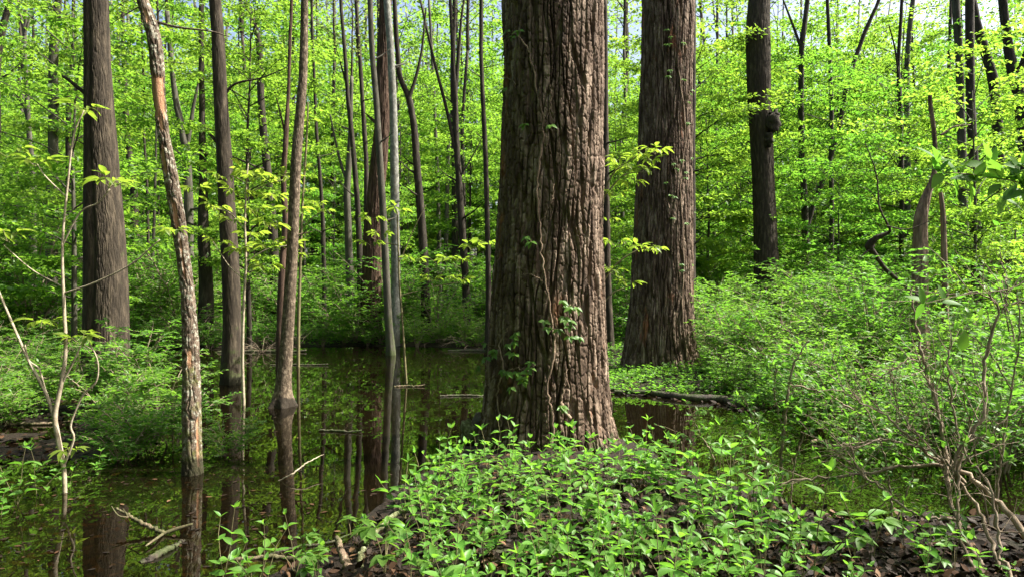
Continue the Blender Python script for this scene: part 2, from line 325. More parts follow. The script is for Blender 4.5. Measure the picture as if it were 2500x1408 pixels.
# ------------------------------------------------------------------ trees traced trunk by trunk
def trunk_mesh(pts, D, mat, nth=28, dz=.12, bark=None, flare=0, flare_h=.5, lobes=5, seed=1, ext=2.5, zb=-.3, front=False, wob=.02, attr=None, elong=None, seam=None):
    pts = np.array(pts, float); pts = pts[np.argsort(-pts[:, 1])]
    z = CAMZ + (704 - pts[:, 1]) * D / F; x = (pts[:, 0] - 1250) * D / F; r = pts[:, 2] * .5 * D / F * np.cos(np.arctan((pts[:, 0] - 1250) / F))      # a round trunk looks wider off the axis
    zt = z[-1]
    if zt > .3: kx = (x[-1] - x[-2]) / (z[-1] - z[-2])
    z = np.append(z, zt + ext); x = np.append(x, x[-1] + kx * ext * .6); r = np.append(r, r[-1] * .86)
    if z[0] > zb: z = np.insert(z, 0, zb); x = np.insert(x, 0, x[0]); r = np.insert(r, 0, r[0])
    zs = np.arange(zb, zt + .1, dz); zs = np.append(zs, np.linspace(zt + .15, zt + ext, max(3, int(ext / max(.25, dz)))))
    def sm(v):
        a = np.interp(zs, z, v); k = max(1, int(.12 / dz)); ker = np.ones(2 * k + 1) / (2 * k + 1)
        return np.convolve(np.pad(a, k, 'edge'), ker, 'valid')
    cx, rr = sm(x), sm(r); cyv = D + (vnoise(zs * .6 + 9, zs * 0 + seed, seed) - .5) * wob * 4
    u = np.linspace(0, 1, nth, endpoint=False)
    th = 2 * np.pi * u
    if front: th = th + .55 * np.sin(th)                  # finer mesh on the side towards the path
    th = th - np.pi / 2 + (np.pi if front else 0)
    TH, ZZ = np.meshgrid(th, zs); RR = np.broadcast_to(rr[:, None], TH.shape).copy()
    if flare:
        fl = np.exp(-np.clip(ZZ, 0, None) / flare_h); ph = seed * 1.7
        RR = RR * (1 + flare * fl * (.5 + .5 * np.cos(lobes * TH + ph + .6 * np.sin(2 * TH + seed))) ** 1.5)
    if seam: RR = RR * (1 - seam[1] * np.exp(-((((TH - seam[0] + .08 * np.sin(ZZ * 2)) + np.pi) % (2 * np.pi) - np.pi) / .13) ** 2))
    RR = RR * (1 + wob * 2 * (vnoise(TH * 3 / np.pi + 6, ZZ * 1.3 + 5, seed + 50, 6) - .5))
    Hd = np.zeros_like(TH); ex = {}
    if bark:
        rw, rh, amp = bark; Rm = float(np.mean(rr)); nc = max(6, int(2 * np.pi * Rm / rw) // 2 * 2)
        uu = (TH % (2 * np.pi)) / (2 * np.pi) * nc; vv = ZZ / rh + 30
        wu = uu + .8 * (vnoise(uu * .5, vv * .8, seed + 1, nc // 2) - .5) + .28 * (vnoise(uu, vv * 3.5, seed + 2, nc) - .5)
        d, ID = plates(wu, vv * .5 + .5 * (vnoise(uu, vv * .7, seed + 3, nc) - .5), nc, seed)
        n = vnoise(uu * 3, vv * 14, seed + 4, nc * 3) - .5; n2 = vnoise(uu * 6, vv * 40, seed + 6, nc * 6) - .5
        t = vv * 3.1 + ID * 37 + .7 * vnoise(uu * 2, vv * 3, seed + 5, nc * 2); fr = np.abs(t - np.round(t)); blk = np.sin(np.round(t) * 12.9 + ID * 78.2) * .5
        Hd = amp * (sstep(.03, .21, d) * (.8 + .4 * ID + .2 * blk) - 1 + .36 * (sstep(.0, .09, fr) - 1) * sstep(0, .12, d) + .14 * n + .16 * n2)
    if attr is not None:
        wd = attr(TH, ZZ); ex['wood'] = wd.ravel(); Hd = Hd * (1 - wd) - wd * .012
    RR = RR + Hd
    el = elong(TH, ZZ) if elong else 0
    V = np.stack([cx[:, None] + (RR + el) * np.cos(TH), cyv[:, None] + RR * np.sin(TH), ZZ], -1)
    base = np.array([cx[np.argmin(abs(zs))], D, 0.0]); V = V - base
    m, k = V.shape[:2]; i = np.arange(m - 1)[:, None] * k; j = np.arange(k)[None]; j2 = (j + 1) % k
    Fq = np.stack([i + j, i + j2, i + k + j2, i + k + j], -1).reshape(-1, 4)
    if front: Fq = Fq[:, ::-1] if False else Fq
    VV = np.vstack([V.reshape(-1, 3), [V[-1].mean(0)]]); b = (m - 1) * k
    cap = np.stack([b + j[0], b + j2[0], np.full(k, len(VV) - 1)], -1)
    if ex: ex['wood'] = np.append(ex['wood'], 0)
    return np_mesh('trunk', VV, [Fq, cap], mat, attrs=ex), base, V[-1].mean(0), float(rr[-1]), (cx, zs, rr)
def tree(name, label, pts, D, mat, crown_k=None, cs=1.0, limbs=(), cat='tree', group=None, **kw):
    me, base, top, rt, prof = trunk_mesh(pts, D, M[mat], seed=len(bpy.data.meshes) % 97 + 1, **kw)
    root = thing(name, label, cat, base, group); mob('trunk', me, root)
    for l in limbs:                       # l: [(px,py,w[,depth offset]), ...]
        T = Tubes(); P = smooth_path([np.append(at(p[0], p[1], D + (p[3] if len(p) > 3 else 0)), p[2] * .5 * D / F) for p in l], 5 + 4 * len(l))
        T.add(P[:, :3] - base, np.maximum(P[:, 3], .003), 8); mob('limb', T.mesh('limb', M[mat]), root)
    if crown_k is not None: put_crown(root, tuple(top), crown_k, cs, float(U(0, 6.3)))
    return root, base, prof
OAK, OAKB, OAKP = tree('oak_tree', 'massive furrowed oak trunk rising from the seedling-covered bank, bark lit along one side',
    [(1350, 0, 242), (1350, 200, 244), (1347, 400, 250), (1341, 600, 266), (1337, 800, 283), (1335, 950, 298), (1334, 1050, 318), (1334, 1130, 345)], 7.0, 'oak',
    nth=520, dz=.0105, bark=(.057, .38, .050), flare=.10, flare_h=.28, lobes=7, ext=9, front=True, crown_k=1, cs=.8)
OAK2, OAK2B, OAK2P = tree('oak_tree', 'thick furrowed oak with flared buttress roots on the bank across the channel',
    [(1630, 0, 130), (1627, 200, 128), (1623, 400, 136), (1618, 600, 146), (1614, 750, 160), (1611, 850, 178), (1613, 910, 196)], 13.2, 'oak',
    nth=380, dz=.02, bark=(.056, .36, .046), flare=.14, flare_h=.25, lobes=6, ext=6, front=True, crown_k=0, cs=1.2)
tree('broad_dark_tree', 'broad dark tree with seamed trunk standing among leafy shrubs beside the mottled dead snag',
    [(232, 0, 64), (236, 150, 68), (241, 300, 80), (249, 500, 99), (256, 700, 114), (258, 850, 118), (258, 965, 122)], 10.4, 'brown',
    nth=260, dz=.022, bark=(.030, .16, .009), flare=.06, flare_h=.4, lobes=4, ext=3, front=True, seam=(-1.68, .14), crown_k=2, cs=1.1,
    limbs=[[(222, 240, 12), (200, 222, 10), (165, 194, 8), (152, 186, 6)]])
def snag_wood(TH, ZZ):
    py = 704 - (ZZ - CAMZ) * F / 6.0; n = vnoise(TH * 2 + 9, ZZ * 6 + 3, 77) * 26 + vnoise(TH * 5 + 9, ZZ * 18 + 3, 78) * 14
    def band(a, b, c, wd): return sstep(0, 8, py + n - a) * sstep(0, 8, b - py - n + 20) * sstep(0, .25, wd - abs(((TH + np.pi / 2 - c) + np.pi) % (2 * np.pi) - np.pi))
    o = band(205, 290, .1, 1.5)
    for a, b, c, wd in ((45, 75, .1, .4), (305, 330, .3, .5), (378, 430, -.3, .5), (510, 560, .2, .45), (600, 680, .35, .25), (865, 900, .3, .4), (1030, 1130, 1.1, .25)): o = np.maximum(o, band(a, b, c, wd))
    return o
tree('dead_snag', 'leaning dead snag with peeling lichen-mottled bark and bare orange wood, standing in the water',
    [(350, -40, 28), (356, 0, 30), (380, 70, 36), (391, 130, 37), (394, 200, 36), (399, 270, 31), (408, 350, 31), (419, 430, 38), (430, 520, 38), (441, 620, 36), (453, 720, 37), (465, 850, 44), (475, 1000, 49), (481, 1100, 50), (482, 1150, 57)],
    6.0, 'snag', nth=120, dz=.014, bark=(.036, .075, .011), ext=1.6, wob=.05, attr=snag_wood, cat='dead tree',
    limbs=[[(384, 55, 7), (440, 68, 5), (510, 76, 4), (560, 90, 2)], [(366, 22, 6), (340, 18, 4), (300, 40, 2), (270, 60, 1.4)]])
tree('slender_dark_tree', 'straight slender dark tree growing from the water just behind the mottled dead snag',
    [(525, 0, 31), (534, 100, 33), (542, 260, 36), (552, 430, 41), (560, 620, 45), (566, 800, 46), (565, 940, 52)], 11.5, 'brown',
    nth=72, dz=.04, bark=(.03, .12, .006), flare=.15, flare_h=.3, crown_k=0, cs=.8, limbs=[[(548, 370, 14), (528, 345, 10), (512, 328, 7)], [(545, 235, 8), (575, 205, 6), (640, 190, 4), (700, 165, 2)]])
tree('speckled_tree', 'thin speckled brown tree with flared root crown rising out of the water',
    [(743, 0, 18), (739, 200, 22), (724, 400, 26), (714, 600, 29), (705, 750, 31), (697, 880, 34), (691, 950, 42), (688, 992, 62)], 9.3, 'speckle',
    nth=80, dz=.025, bark=(.025, .035, .005), flare=.4, flare_h=.1, crown_k=2, cs=.7)
TREES = [
 # name, label, pts, depth, material, limbs
 ('shaggy_tree', 'shaggy reddish-brown tree behind a thin green trunk on the far bank', [(941, 0, 30), (936, 150, 34), (934, 300, 38), (922, 430, 42), (910, 560, 45), (906, 700, 50), (906, 840, 56)], 20, 'red', []),
 ('green_trunk_tree', 'thin curved greenish trunk growing in front of the shaggy reddish tree', [(904, 0, 13), (908, 130, 14), (919, 255, 15), (927, 380, 16), (935, 510, 17), (942, 640, 18), (949, 790, 19), (955, 866, 24)], 16.5, 'grey', []),
 ('pale_sycamore', 'pale mottled grey sycamore trunk beside the shaggy reddish tree', [(944, 0, 17), (953, 110, 18), (960, 260, 19), (964, 460, 22), (966, 660, 23), (965, 840, 25)], 19, 'pale', []),
 ('kinked_tree', 'dark tree with a kinked forking top on the far bank past the pale sycamore', [(966, 70, 12), (975, 190, 14), (998, 236, 17), (1011, 310, 17), (1019, 420, 19), (1029, 540, 21), (1037, 660, 22), (1041, 840, 25)], 20.5, 'dark', [[(998, 240, 11), (1015, 190, 8), (1030, 120, 6), (1040, 20, 4)]]),
 ('forked_tree', 'dark tree splitting into several upright limbs between the kinked tree and big oak', [(1100, 20, 8), (1106, 140, 10), (1111, 230, 14), (1113, 330, 15), (1120, 440, 17), (1128, 560, 18), (1137, 680, 19), (1142, 840, 22)], 22, 'dark', [[(1112, 228, 10), (1120, 130, 8), (1127, 40, 6), (1140, -40, 4)], [(1118, 400, 9), (1090, 266, 8), (1060, 150, 7), (1026, 0, 5)], [(1125, 430, 5), (1160, 370, 3), (1180, 330, 2)]]),
 ('slim_tree', 'slim dark sinuous tree just beside the shaded side of the massive oak', [(1175, 0, 10), (1174, 120, 10), (1178, 220, 11), (1186, 400, 13), (1190, 560, 13), (1193, 720, 15), (1192, 852, 18)], 17.5, 'dark', []),
 ('slim_tree', 'slim wavy dark tree leaning to the shaggy reddish trunk', [(834, 40, 9), (842, 130, 10), (850, 250, 11), (862, 360, 13), (872, 480, 14), (877, 600, 15), (879, 720, 17), (880, 840, 18)], 21, 'dark', [[(846, 210, 5), (830, 150, 3), (815, 100, 2)]]),
 ('slim_tree', 'slim dark trunk half hidden behind the shaggy reddish tree', [(872, 60, 9), (879, 150, 10), (886, 270, 11), (894, 400, 12), (893, 600, 13), (892, 835, 15)], 24, 'dark', []),
 ('forked_tree', 'greenish forked trunk standing between the speckled tree and the shaggy tree', [(856, 300, 10), (852, 400, 15), (847, 470, 17), (850, 560, 18), (854, 680, 20), (858, 835, 24)], 23, 'grey', [[(846, 440, 9), (832, 400, 7), (818, 340, 5), (806, 280, 3)]]),
 ('slim_tree', 'thin dark pole tree past the speckled tree on the far bank', [(772, 300, 8), (780, 420, 9), (788, 540, 11), (791, 700, 12), (792, 840, 14)], 22, 'dark', []),
 ('bent_tree', 'reddish bent trunk directly behind the speckled tree', [(704, 230, 9), (699, 320, 13), (692, 400, 14), (690, 460, 14), (697, 540, 16), (690, 640, 17), (686, 760, 19), (684, 850, 22)], 13.5, 'red', [[(697, 330, 6), (685, 280, 4), (675, 240, 3)]]),
 ('leaning_tree', 'dark leaning tree with a bowed top between the slender dark tree and speckled tree', [(600, 10, 10), (622, 60, 14), (633, 110, 17), (638, 250, 18), (644, 340, 20), (655, 440, 22), (664, 540, 24), (670, 640, 25), (676, 840, 28)], 24, 'dark', []),
 ('dark_tree', 'dark upright trunk right behind the leaning mottled snag', [(493, 0, 13), (492, 200, 15), (493, 330, 17), (496, 460, 22), (498, 580, 30), (502, 700, 37), (503, 852, 44)], 18.5, 'dark', []),
 ('forked_tree', 'grey forked trunk showing between the mottled snag and slender dark tree', [(425, 215, 14), (432, 260, 17), (444, 310, 20), (455, 370, 22), (460, 500, 24), (462, 840, 28)], 24, 'grey', [[(455, 365, 12), (466, 300, 10), (474, 250, 8), (490, 180, 5)]]),
 ('dark_tree', 'dark trunk in the wood next to the broad dark tree', [(300, 60, 11), (304, 200, 14), (311, 350, 17), (326, 460, 20), (331, 600, 22), (334, 840, 26)], 26, 'dark', []),
 ('slim_tree', 'very thin pole tree in the wood between the broad dark tree and the snag', [(352, 300, 6), (358, 460, 7), (361, 600, 8), (363, 840, 9)], 23, 'dark', []),
 ('slim_tree', 'very thin straight pole tree near the snag in the far wood', [(379, 380, 6), (375, 540, 8), (370, 700, 9), (368, 840, 10)], 21, 'grey', []),
 ('grey_tree', 'tall grey-green tree with slight taper near the broad dark tree', [(143, 0, 19), (134, 100, 24), (131, 220, 26), (130, 370, 27), (130, 480, 30), (127, 600, 32), (124, 700, 34), (122, 850, 40)], 20, 'grey', []),
 ('slim_tree', 'slim dark tree between the tall grey-green tree and the broad dark tree', [(178, 0, 9), (178, 130, 12), (168, 220, 13), (167, 350, 15), (170, 500, 17), (178, 620, 22), (180, 840, 24)], 23, 'dark', []),
 ('forked_tree', 'wavy trunk forking high up beside the tall grey-green tree', [(44, 20, 7), (58, 80, 10), (62, 200, 11), (70, 330, 14), (80, 430, 16), (82, 560, 20), (80, 680, 22), (80, 850, 26)], 25, 'grey', [[(60, 85, 6), (70, 50, 5), (78, 0, 4)], [(74, 350, 7), (60, 270, 5), (30, 220, 4), (8, 205, 3)]]),
 ('leaning_tree', 'leaning dark trunk curving away from the broad dark tree', [(20, 20, 18), (6, 60, 19), (-6, 140, 20), (-8, 250, 22), (-14, 500, 26), (-16, 850, 32)], 22, 'dark', []),
 ('slim_tree', 'brown trunk peeking out on the sunlit side of the massive oak', [(1478, 300, 15), (1480, 500, 18), (1482, 650, 20), (1486, 780, 22), (1488, 880, 27)], 15.5, 'brown', []),
 ('slim_tree', 'dark trunk pressed close behind the oak with buttress roots', [(1690, -20, 18), (1690, 200, 18), (1689, 500, 20), (1688, 700, 22), (1686, 900, 24)], 17, 'dark', []),
 ('slim_tree', 'dark slim tree with a side limb past the burled tree', [(1972, 0, 12), (1957, 120, 15), (1954, 250, 15), (1957, 380, 16), (1964, 470, 17), (1966, 600, 19), (1966, 840, 22)], 23, 'dark', [[(1953, 110, 8), (1935, 60, 6), (1912, 0, 4)]]),
 ('slim_tree', 'thin upright pole tree crossed by a leaning trunk in the wood', [(2020, 0, 9), (2025, 100, 10), (2029, 230, 11), (2030, 490, 12), (2030, 700, 13), (2030, 840, 14)], 26, 'dark', []),
 ('leaning_tree', 'thin dark tree leaning steeply through the wood past the burled tree', [(2148, 0, 10), (2112, 80, 12), (2088, 145, 12), (2066, 220, 13), (2045, 330, 13), (2015, 425, 14), (1985, 500, 15), (1958, 590, 17), (1935, 700, 18), (1925, 840, 20)], 24.5, 'dark', []),
 ('slim_tree', 'thin dark tree behind the crooked dead branch among shrubs', [(2202, 20, 9), (2194, 150, 10), (2200, 300, 12), (2202, 500, 13), (2202, 700, 14), (2203, 840, 15)], 22, 'dark', [[(2196, 200, 6), (2185, 120, 4), (2170, 60, 3)]]),
 ('beech_tree', 'smooth pale grey beech trunk beside a darker straight trunk', [(2333, 0, 21), (2340, 120, 21), (2345, 230, 21), (2350, 330, 23), (2352, 480, 24), (2353, 840, 28)], 20.5, 'grey', []),
 ('dark_tree', 'straight dark trunk right beside the smooth pale beech', [(2368, 0, 24), (2370, 150, 24), (2373, 280, 25), (2378, 420, 26), (2384, 600, 30), (2388, 860, 34)], 18, 'dark', []),
 ('bowed_tree', 'dark bowed trunk curving up towards the straight dark trunk', [(2385, 60, 26), (2405, 120, 27), (2424, 180, 28), (2433, 260, 28), (2440, 370, 29), (2448, 480, 30), (2458, 600, 32), (2464, 860, 38)], 20, 'dark', []),
 ('elbowed_tree', 'dark elbowed trunk with a fork at the edge of the shrub thicket', [(2450, 0, 24), (2460, 90, 26), (2474, 170, 32), (2492, 230, 36), (2502, 330, 34), (2506, 500, 34), (2508, 860, 40)], 19, 'dark', [[(2480, 190, 18), (2500, 150, 16), (2516, 90, 14), (2524, 0, 12)]]),
]
for q, (nm, lab, pts, D, mt, limbs) in enumerate(TREES):
    a_ = np.array(pts, float); a_ = a_[np.argsort(a_[:, 1])]
    for z_ in range(3):                   # dead twigs and stubs
        py = float(U(120, 620))
        if py < a_[0, 1] + 30: continue
        px, w_ = np.interp(py, a_[:, 1], a_[:, 0]), np.interp(py, a_[:, 1], a_[:, 2]); sg = 1 if U(0, 1) > .5 else -1; l_ = float(U(10, 70)); up = float(U(.1, 1.0)); do = float(U(-1.2, 1.2)) * l_ / 70
        limbs = list(limbs) + [[(px, py, w_ * .32), (px + sg * l_ * .5, py - l_ * up * .4, w_ * .2, do * .5), (px + sg * l_, py - l_ * up, 1.2, do)]]
    big = nm == 'shaggy_tree'
    tree(nm, lab, pts, D, mt, crown_k=q % 3, cs=float(U(.45, .75)), limbs=limbs, nth=90 if big else 20, dz=.05 if big else .15, ext=float(U(1.5, 4)), bark=((.055, .5, .035) if big else (.05, .2, .012)) if mt in ('red', 'dark', 'brown') else None, flare=.0 if big else .15, flare_h=.3)
def burl(TH, ZZ): return 0
BT, BB, BP = tree('burled_tree', 'grey-brown tree with a knobbly burl on its trunk rising from the shrub thicket',
    [(1855, 0, 55), (1849, 100, 62), (1851, 170, 60), (1856, 270, 58), (1864, 400, 56), (1868, 520, 58), (1872, 650, 62), (1874, 840, 72)], 19.5, 'brown', nth=110, dz=.05, bark=(.04, .2, .014), crown_k=1, cs=.8, wob=.03)
def lump(name, parent, c, r, mat, seed, n=14, sq=(1, 1, 1.3)):
    th, ph = np.meshgrid(np.linspace(0, 2 * np.pi, n, endpoint=False), np.linspace(.02, np.pi - .02, n))
    R = r * (1 + .75 * (vnoise(th * n / 6.28 * .35, ph * 2.2, seed, 5) - .5) + .4 * (vnoise(th * n / 6.28 * .7, ph * 5, seed + 1, 10) - .5))
    V = np.stack([R * np.sin(ph) * np.cos(th) * sq[0], R * np.sin(ph) * np.sin(th) * sq[1], R * np.cos(ph) * sq[2]], -1).reshape(-1, 3) + c
    i = np.arange(n - 1)[:, None] * n; j = np.arange(n)[None]; j2 = (j + 1) % n
    return mob(name, np_mesh(name, V, [np.stack([i + j, i + n + j, i + n + j2, i + j2], -1).reshape(-1, 4)], mat), parent)
for px, py, r in ((1888, 300, .2), (1876, 342, .14), (1892, 284, .13)): lump('burl', BT, at(px, py, 19.2) - BB, r, M['dark'], int(px))

LM = [((p - 1250) / F * d, d, n) for p, d, n in [(906, 20, 'the shaggy reddish tree'), (1041, 20.5, 'the kinked dark tree'), (1142, 22, 'the many-limbed forked tree'), (1192, 17.5, 'the slim sinuous tree'), (503, 18.5, 'the dark trunk behind the snag'),
    (122, 20, 'the tall grey-green tree'), (676, 24, 'the bowed leaning tree'), (-16, 22, 'the leaning dark trunk'), (1874, 19.5, 'the burled tree'), (1611, 13.2, 'the buttressed oak'), (2353, 20.5, 'the pale beech'), (2464, 20, 'the bowed trunk'), (2250, 12, 'the broken dead snag'), (1925, 24.5, 'the steeply leaning thin tree'), (258, 10.4, 'the broad dark tree')]]
def near(x, y): return min(LM, key=lambda l: (l[0] - x) ** 2 + (l[1] - y) ** 2)[2]
# generic understory trees: 5 shared variants
def und(x, y, k, s, label, group):
    tm, lm = UND[k]; rz = float(U(0, 6.3))
    r = thing('understory_tree', label, 'tree', (x, y, hz(x, y) - .03), group, rz, s)
    mob('trunk', tm, r); mob('crown', lm, r)
spots = []
def scatter(n, y0, y1, wx, mind, ok):
    out = []; tries = 0
    while len(out) < n and tries < 6000:
        tries += 1; y = float(U(y0, y1)); x = float(U(-1, 1)) * (wx * y + 2)
        if ok(x, y) and all((x - a) ** 2 + (y - b) ** 2 > mind ** 2 for a, b in spots + out): out.append((x, y))
    spots.extend(out); return out
land = lambda x, y: hz(x, y) > .06
def clear(x, y):
    for px, D in KEY:
        if y < D + .6 and abs(x - (px - 1250) / F * y) < 1.7: return False
    return land(x, y)
KEY = [(1862, 19.5), (1864, 19.5), (915, 20), (955, 19), (1025, 20.5), (1120, 22), (1186, 17.5), (2345, 20.5), (2375, 18), (2440, 20), (130, 20), (500, 18.5), (1614, 13), (1335, 7), (258, 10.4)]
for x, y in scatter(14, 18.6, 28, .85, 2.4, clear):
    und(x, y, int(U(0, 5)), float(U(.7, 1.05)), 'slender young understory tree with layered bright leaves near ' + near(x, y), 'young understory trees near ' + near(x, y))
for x, y in scatter(34, 28, 40, .85, 2.6, land):
    und(x, y, int(U(0, 5)), float(U(.9, 1.4)), 'mid-height leafy tree in the wood behind ' + near(x, y), 'mid-height leafy trees behind ' + near(x, y))
for x, y in scatter(90, 40, 66, .85, 2.8, land):
    und(x, y, int(U(0, 5)), float(U(1.3, 2.2)), 'leafy tree with sunlit foliage deep in the far wood', 'leafy trees deep in the far wood')
for x, y in [(-9.5, 14.8), (-12.5, 16.5), (9.5, 14), (12.5, 17), (5.2, 20.5), (-7, 18.2)]:
    und(x, y, int(U(0, 5)), float(U(.8, 1.05)), 'low-branched young tree at the pool edge near ' + near(x, y), 'young pool-edge trees near ' + near(x, y))

spots = [(p[2][0][0] * 0 + (p[2][-1][0] - 1250) / F * p[3], p[3]) for p in TREES]
for q, (x, y) in enumerate(scatter(48, 27, 58, .85, 2.3, land)):
    h = float(U(9, 15)) * (.75 + y / 80); lean = float(U(-.8, .8)); k = q % 3; rb = float(U(.09, .2))
    o = thing('pole_tree', 'tall slim dark pole tree with its leafy crown high in the wood', 'tree', (x, y, hz(x, y) - .05), 'tall slim pole trees in the wood')
    T = Tubes(); P = smooth_path([(0, 0, -.2), (lean * .2, 0, h * .35), (lean * .5 + float(U(-.2, .2)), .1, h * .7), (lean, 0, h)], 14); T.add(P, np.linspace(rb, rb * .55, 14), 9); mob('trunk', T.mesh('trunk', M[['dark', 'brown', 'grey'][k]]), o)
    put_crown(o, (lean, 0, h - .1), k, float(U(.9, 1.35)), float(U(0, 6.3)))
# far wood: one mass behind everything that can be told apart
def far_wood():
    Lf = Leaves(); T = Tubes(); r = np.random.default_rng(5)
    for k in range(260):
        y = r.uniform(60, 104); x = r.uniform(-1, 1) * (.85 * y + 4); Ht = r.uniform(18, 42); n = 330
        T.add(np.array([[x, y, 0], [x + r.normal(0, .6), y, Ht * .5], [x + r.normal(0, 1), y, Ht]]), [.28, .2, .05], 5)
        for c in range(10):
            cc = np.array([x, y, Ht * r.uniform(.12, 1)]) + r.normal(0, 1.9, 3); m = n // 5
            P = cc + r.normal(0, 1.0, (m, 3)) * np.array([1.3, 1.3, .7]); Lf.add(P, r.normal(0, 1, (m, 3)) * np.array([1, 1, .5]), np.array([0, 0, 1]) + r.normal(0, .6, (m, 3)), r.uniform(.3, .7, m))
    root = thing('far_wood', 'hazy mass of distant sunlit trees closing off the view', 'woods'); root['kind'] = 'stuff'
    a = mob('trunks', T.mesh('trunks', M['grey']), root, 'stuff'); b = mob('foliage', Lf.mesh('foliage', M['canopy'], .6), root, 'stuff')
far_wood()

# ------------------------------------------------------------------ shrubs (shared variants)
def shrub(seed, H, S, ns, nt_, nl, leafL):
    r = np.random.default_rng(seed); T = Tubes(); Lf = Leaves()
    for k in range(ns):
        az = k * 2.4 + r.normal(0, .4); d = np.array([math.cos(az), math.sin(az), 0]); h = H * r.uniform(.55, 1.05); o = S * r.uniform(.3, 1)
        s = np.linspace(0, 1, 7)[:, None]; P = d * (o * s ** 1.4 + .04) + np.array([0, 0, 1]) * (h * (1.25 * s - .25 * s ** 2.5)) + np.cumsum(r.normal(0, .018 * H, (7, 3)), 0) * s
        T.add(P, np.linspace(.011 * H ** .5, .003, 7), 5, cap=False)
        for q in range(nt_):
            t = .22 + .78 * (q + r.random()) / nt_; b = np.array([np.interp(t, s[:, 0], P[:, j]) for j in range(3)])
            a2 = r.uniform(0, 6.28); d2 = unit(np.array([math.cos(a2), math.sin(a2), r.uniform(-.05, .5)]) + d * .4); l2 = S * r.uniform(.25, .6) * (1.2 - .5 * t)
            ss = np.linspace(0, 1, 4)[:, None]; E = b + d2 * l2 * ss + r.normal(0, .02, (4, 3)) * ss; T.add(E, np.linspace(.004, .0015, 4), 3, cap=False)
            tt = np.linspace(.15, 1, nl); B = np.stack([np.interp(tt, ss[:, 0], E[:, j]) for j in range(3)], 1)
            sd = np.cross(d2, [0, 0, 1]); sg = np.where(np.arange(nl) % 2, 1, -1)[:, None]
            A = d2 * .55 + sd * sg * .8 + r.normal(0, .25, (nl, 3)); Nn = np.array([0, 0, 1]) + r.normal(0, .35, (nl, 3)); Lf.add(B, A, Nn, leafL * r.uniform(.6, 1.2, nl))
    return T.mesh('stems', M['twig']), Lf.mesh('foliage', M['shrub'], .5, six=True)
SHR = [shrub(300 + k, *a) for k, a in enumerate([(1.5, .9, 11, 15, 13, .08), (1.1, .9, 10, 14, 13, .075), (2.0, 1.1, 11, 16, 13, .085), (.8, .8, 10, 12, 12, .07), (1.4, 1.2, 12, 14, 12, .075)])]
def put_shrub(x, y, k, s, label, group, z=None):
    r = thing('leafy_shrub', label, 'shrub', (x, y, (hz(x, y) if z is None else z) - .03), group, float(U(0, 6.3)), s)
    mob('stems', SHR[k][0], r); mob('foliage', SHR[k][1], r, 'stuff')
spots = []
for x, y in scatter(160, 16.9, 36, .85, .8, lambda x, y: land(x, y) and not (4.5 < x and y < 18)):
    put_shrub(x, y, int(U(0, 5)), float(U(1.1, 1.9)), 'leafy green shrub in the thicket near ' + near(x, y), 'thicket shrubs near ' + near(x, y))
spots = []
for x, y in scatter(46, 10.6, 19, .8, .95, lambda x, y: x > 3.6 and land(x, y) and abs(x - 2.9 * y / 13.2) > 1.0 and not (y < 12.6 and abs(x / y - .6) < .07)):
    put_shrub(x, y, int(U(0, 5)), float(U(.7, 1.15)), 'spreading leafy shrub on the channel bank near ' + near(x, y), 'channel bank shrubs near ' + near(x, y))
for px, py, k, s in [(60, 930, 1, .8), (-60, 960, 0, .8), (140, 900, 3, 1), (0, 900, 4, .9), (100, 880, 1, .9), (-100, 900, 2, .9)]:
    p = gp(px, py); put_shrub(p[0], p[1], k, s, 'low leafy shrub on the muddy bank near the broad dark tree', 'shrubs near the broad dark tree')
for px, py, k, s in [(330, 1010, 0, .85), (395, 1030, 1, .8), (280, 1060, 3, .9), (350, 1100, 3, .8), (420, 1085, 3, .75), (560, 1110, 3, .55), (220, 1000, 1, .8), (20, 1040, 3, .7), (-60, 1050, 1, .6), (90, 1010, 3, .75), (-20, 1005, 4, .6), (300, 1120, 3, .6)]:
    p = gp(px, py); put_shrub(p[0], p[1], k, s, 'airy leafy shrub at the waterline behind the mottled dead snag', 'shrubs behind the mottled snag', z=max(-.05, hz(p[0], p[1])))

# ------------------------------------------------------------------ near leaves, built one by one
def leaf_mesh(name, mat, L=1.0, W=.46, fold=.16, curl=.22, tip=1.0, n=5):
    t = np.linspace(0, 1, n + 2); V = []; Fq = []; Ft = []
    w_ = W * .5 * np.sin(np.pi * t ** .75) ** .95 * (1 - .2 * t)
    for k, (a, b) in enumerate(zip(t, w_)):
        z = -curl * a * a * .6 + .1 * a
        V += [(a * L, 0, z)] if k in (0, n + 1) else [(a * L, b, z + b * fold * 2), (a * L, 0, z), (a * L, -b, z + b * fold * 2)]
    Ft += [(0, 2, 1), (0, 3, 2)]
    for k in range(n - 1):
        i = 1 + 3 * k; Fq += [(i, i + 1, i + 4, i + 3), (i + 1, i + 2, i + 5, i + 4)]
    e = 1 + 3 * n; i = e - 3; Ft += [(i, i + 1, e), (i + 1, i + 2, e)]
    return np_mesh(name, V, [Fq, Ft], mat, attrs={'rnd': np.full(len(V), random.random())})
SEED_LEAF = [leaf_mesh('leaf', M['seedling'], W=.42 + .04 * k, curl=.15 + .12 * k, fold=.1 + .08 * k) for k in range(4)]
IVY_LEAF = [leaf_mesh('leaf', M['ivy'], W=.6, curl=.2 + .15 * k) for k in range(3)]
HIC_LEAF = [leaf_mesh('leaflet', M['hickory'], W=.42, curl=.3 + .15 * k, fold=.2) for k in range(3)]
SHR_LEAF = [leaf_mesh('leaf', M['shrub'], W=.5, curl=.12 + .12 * k, fold=.1) for k in range(3)]
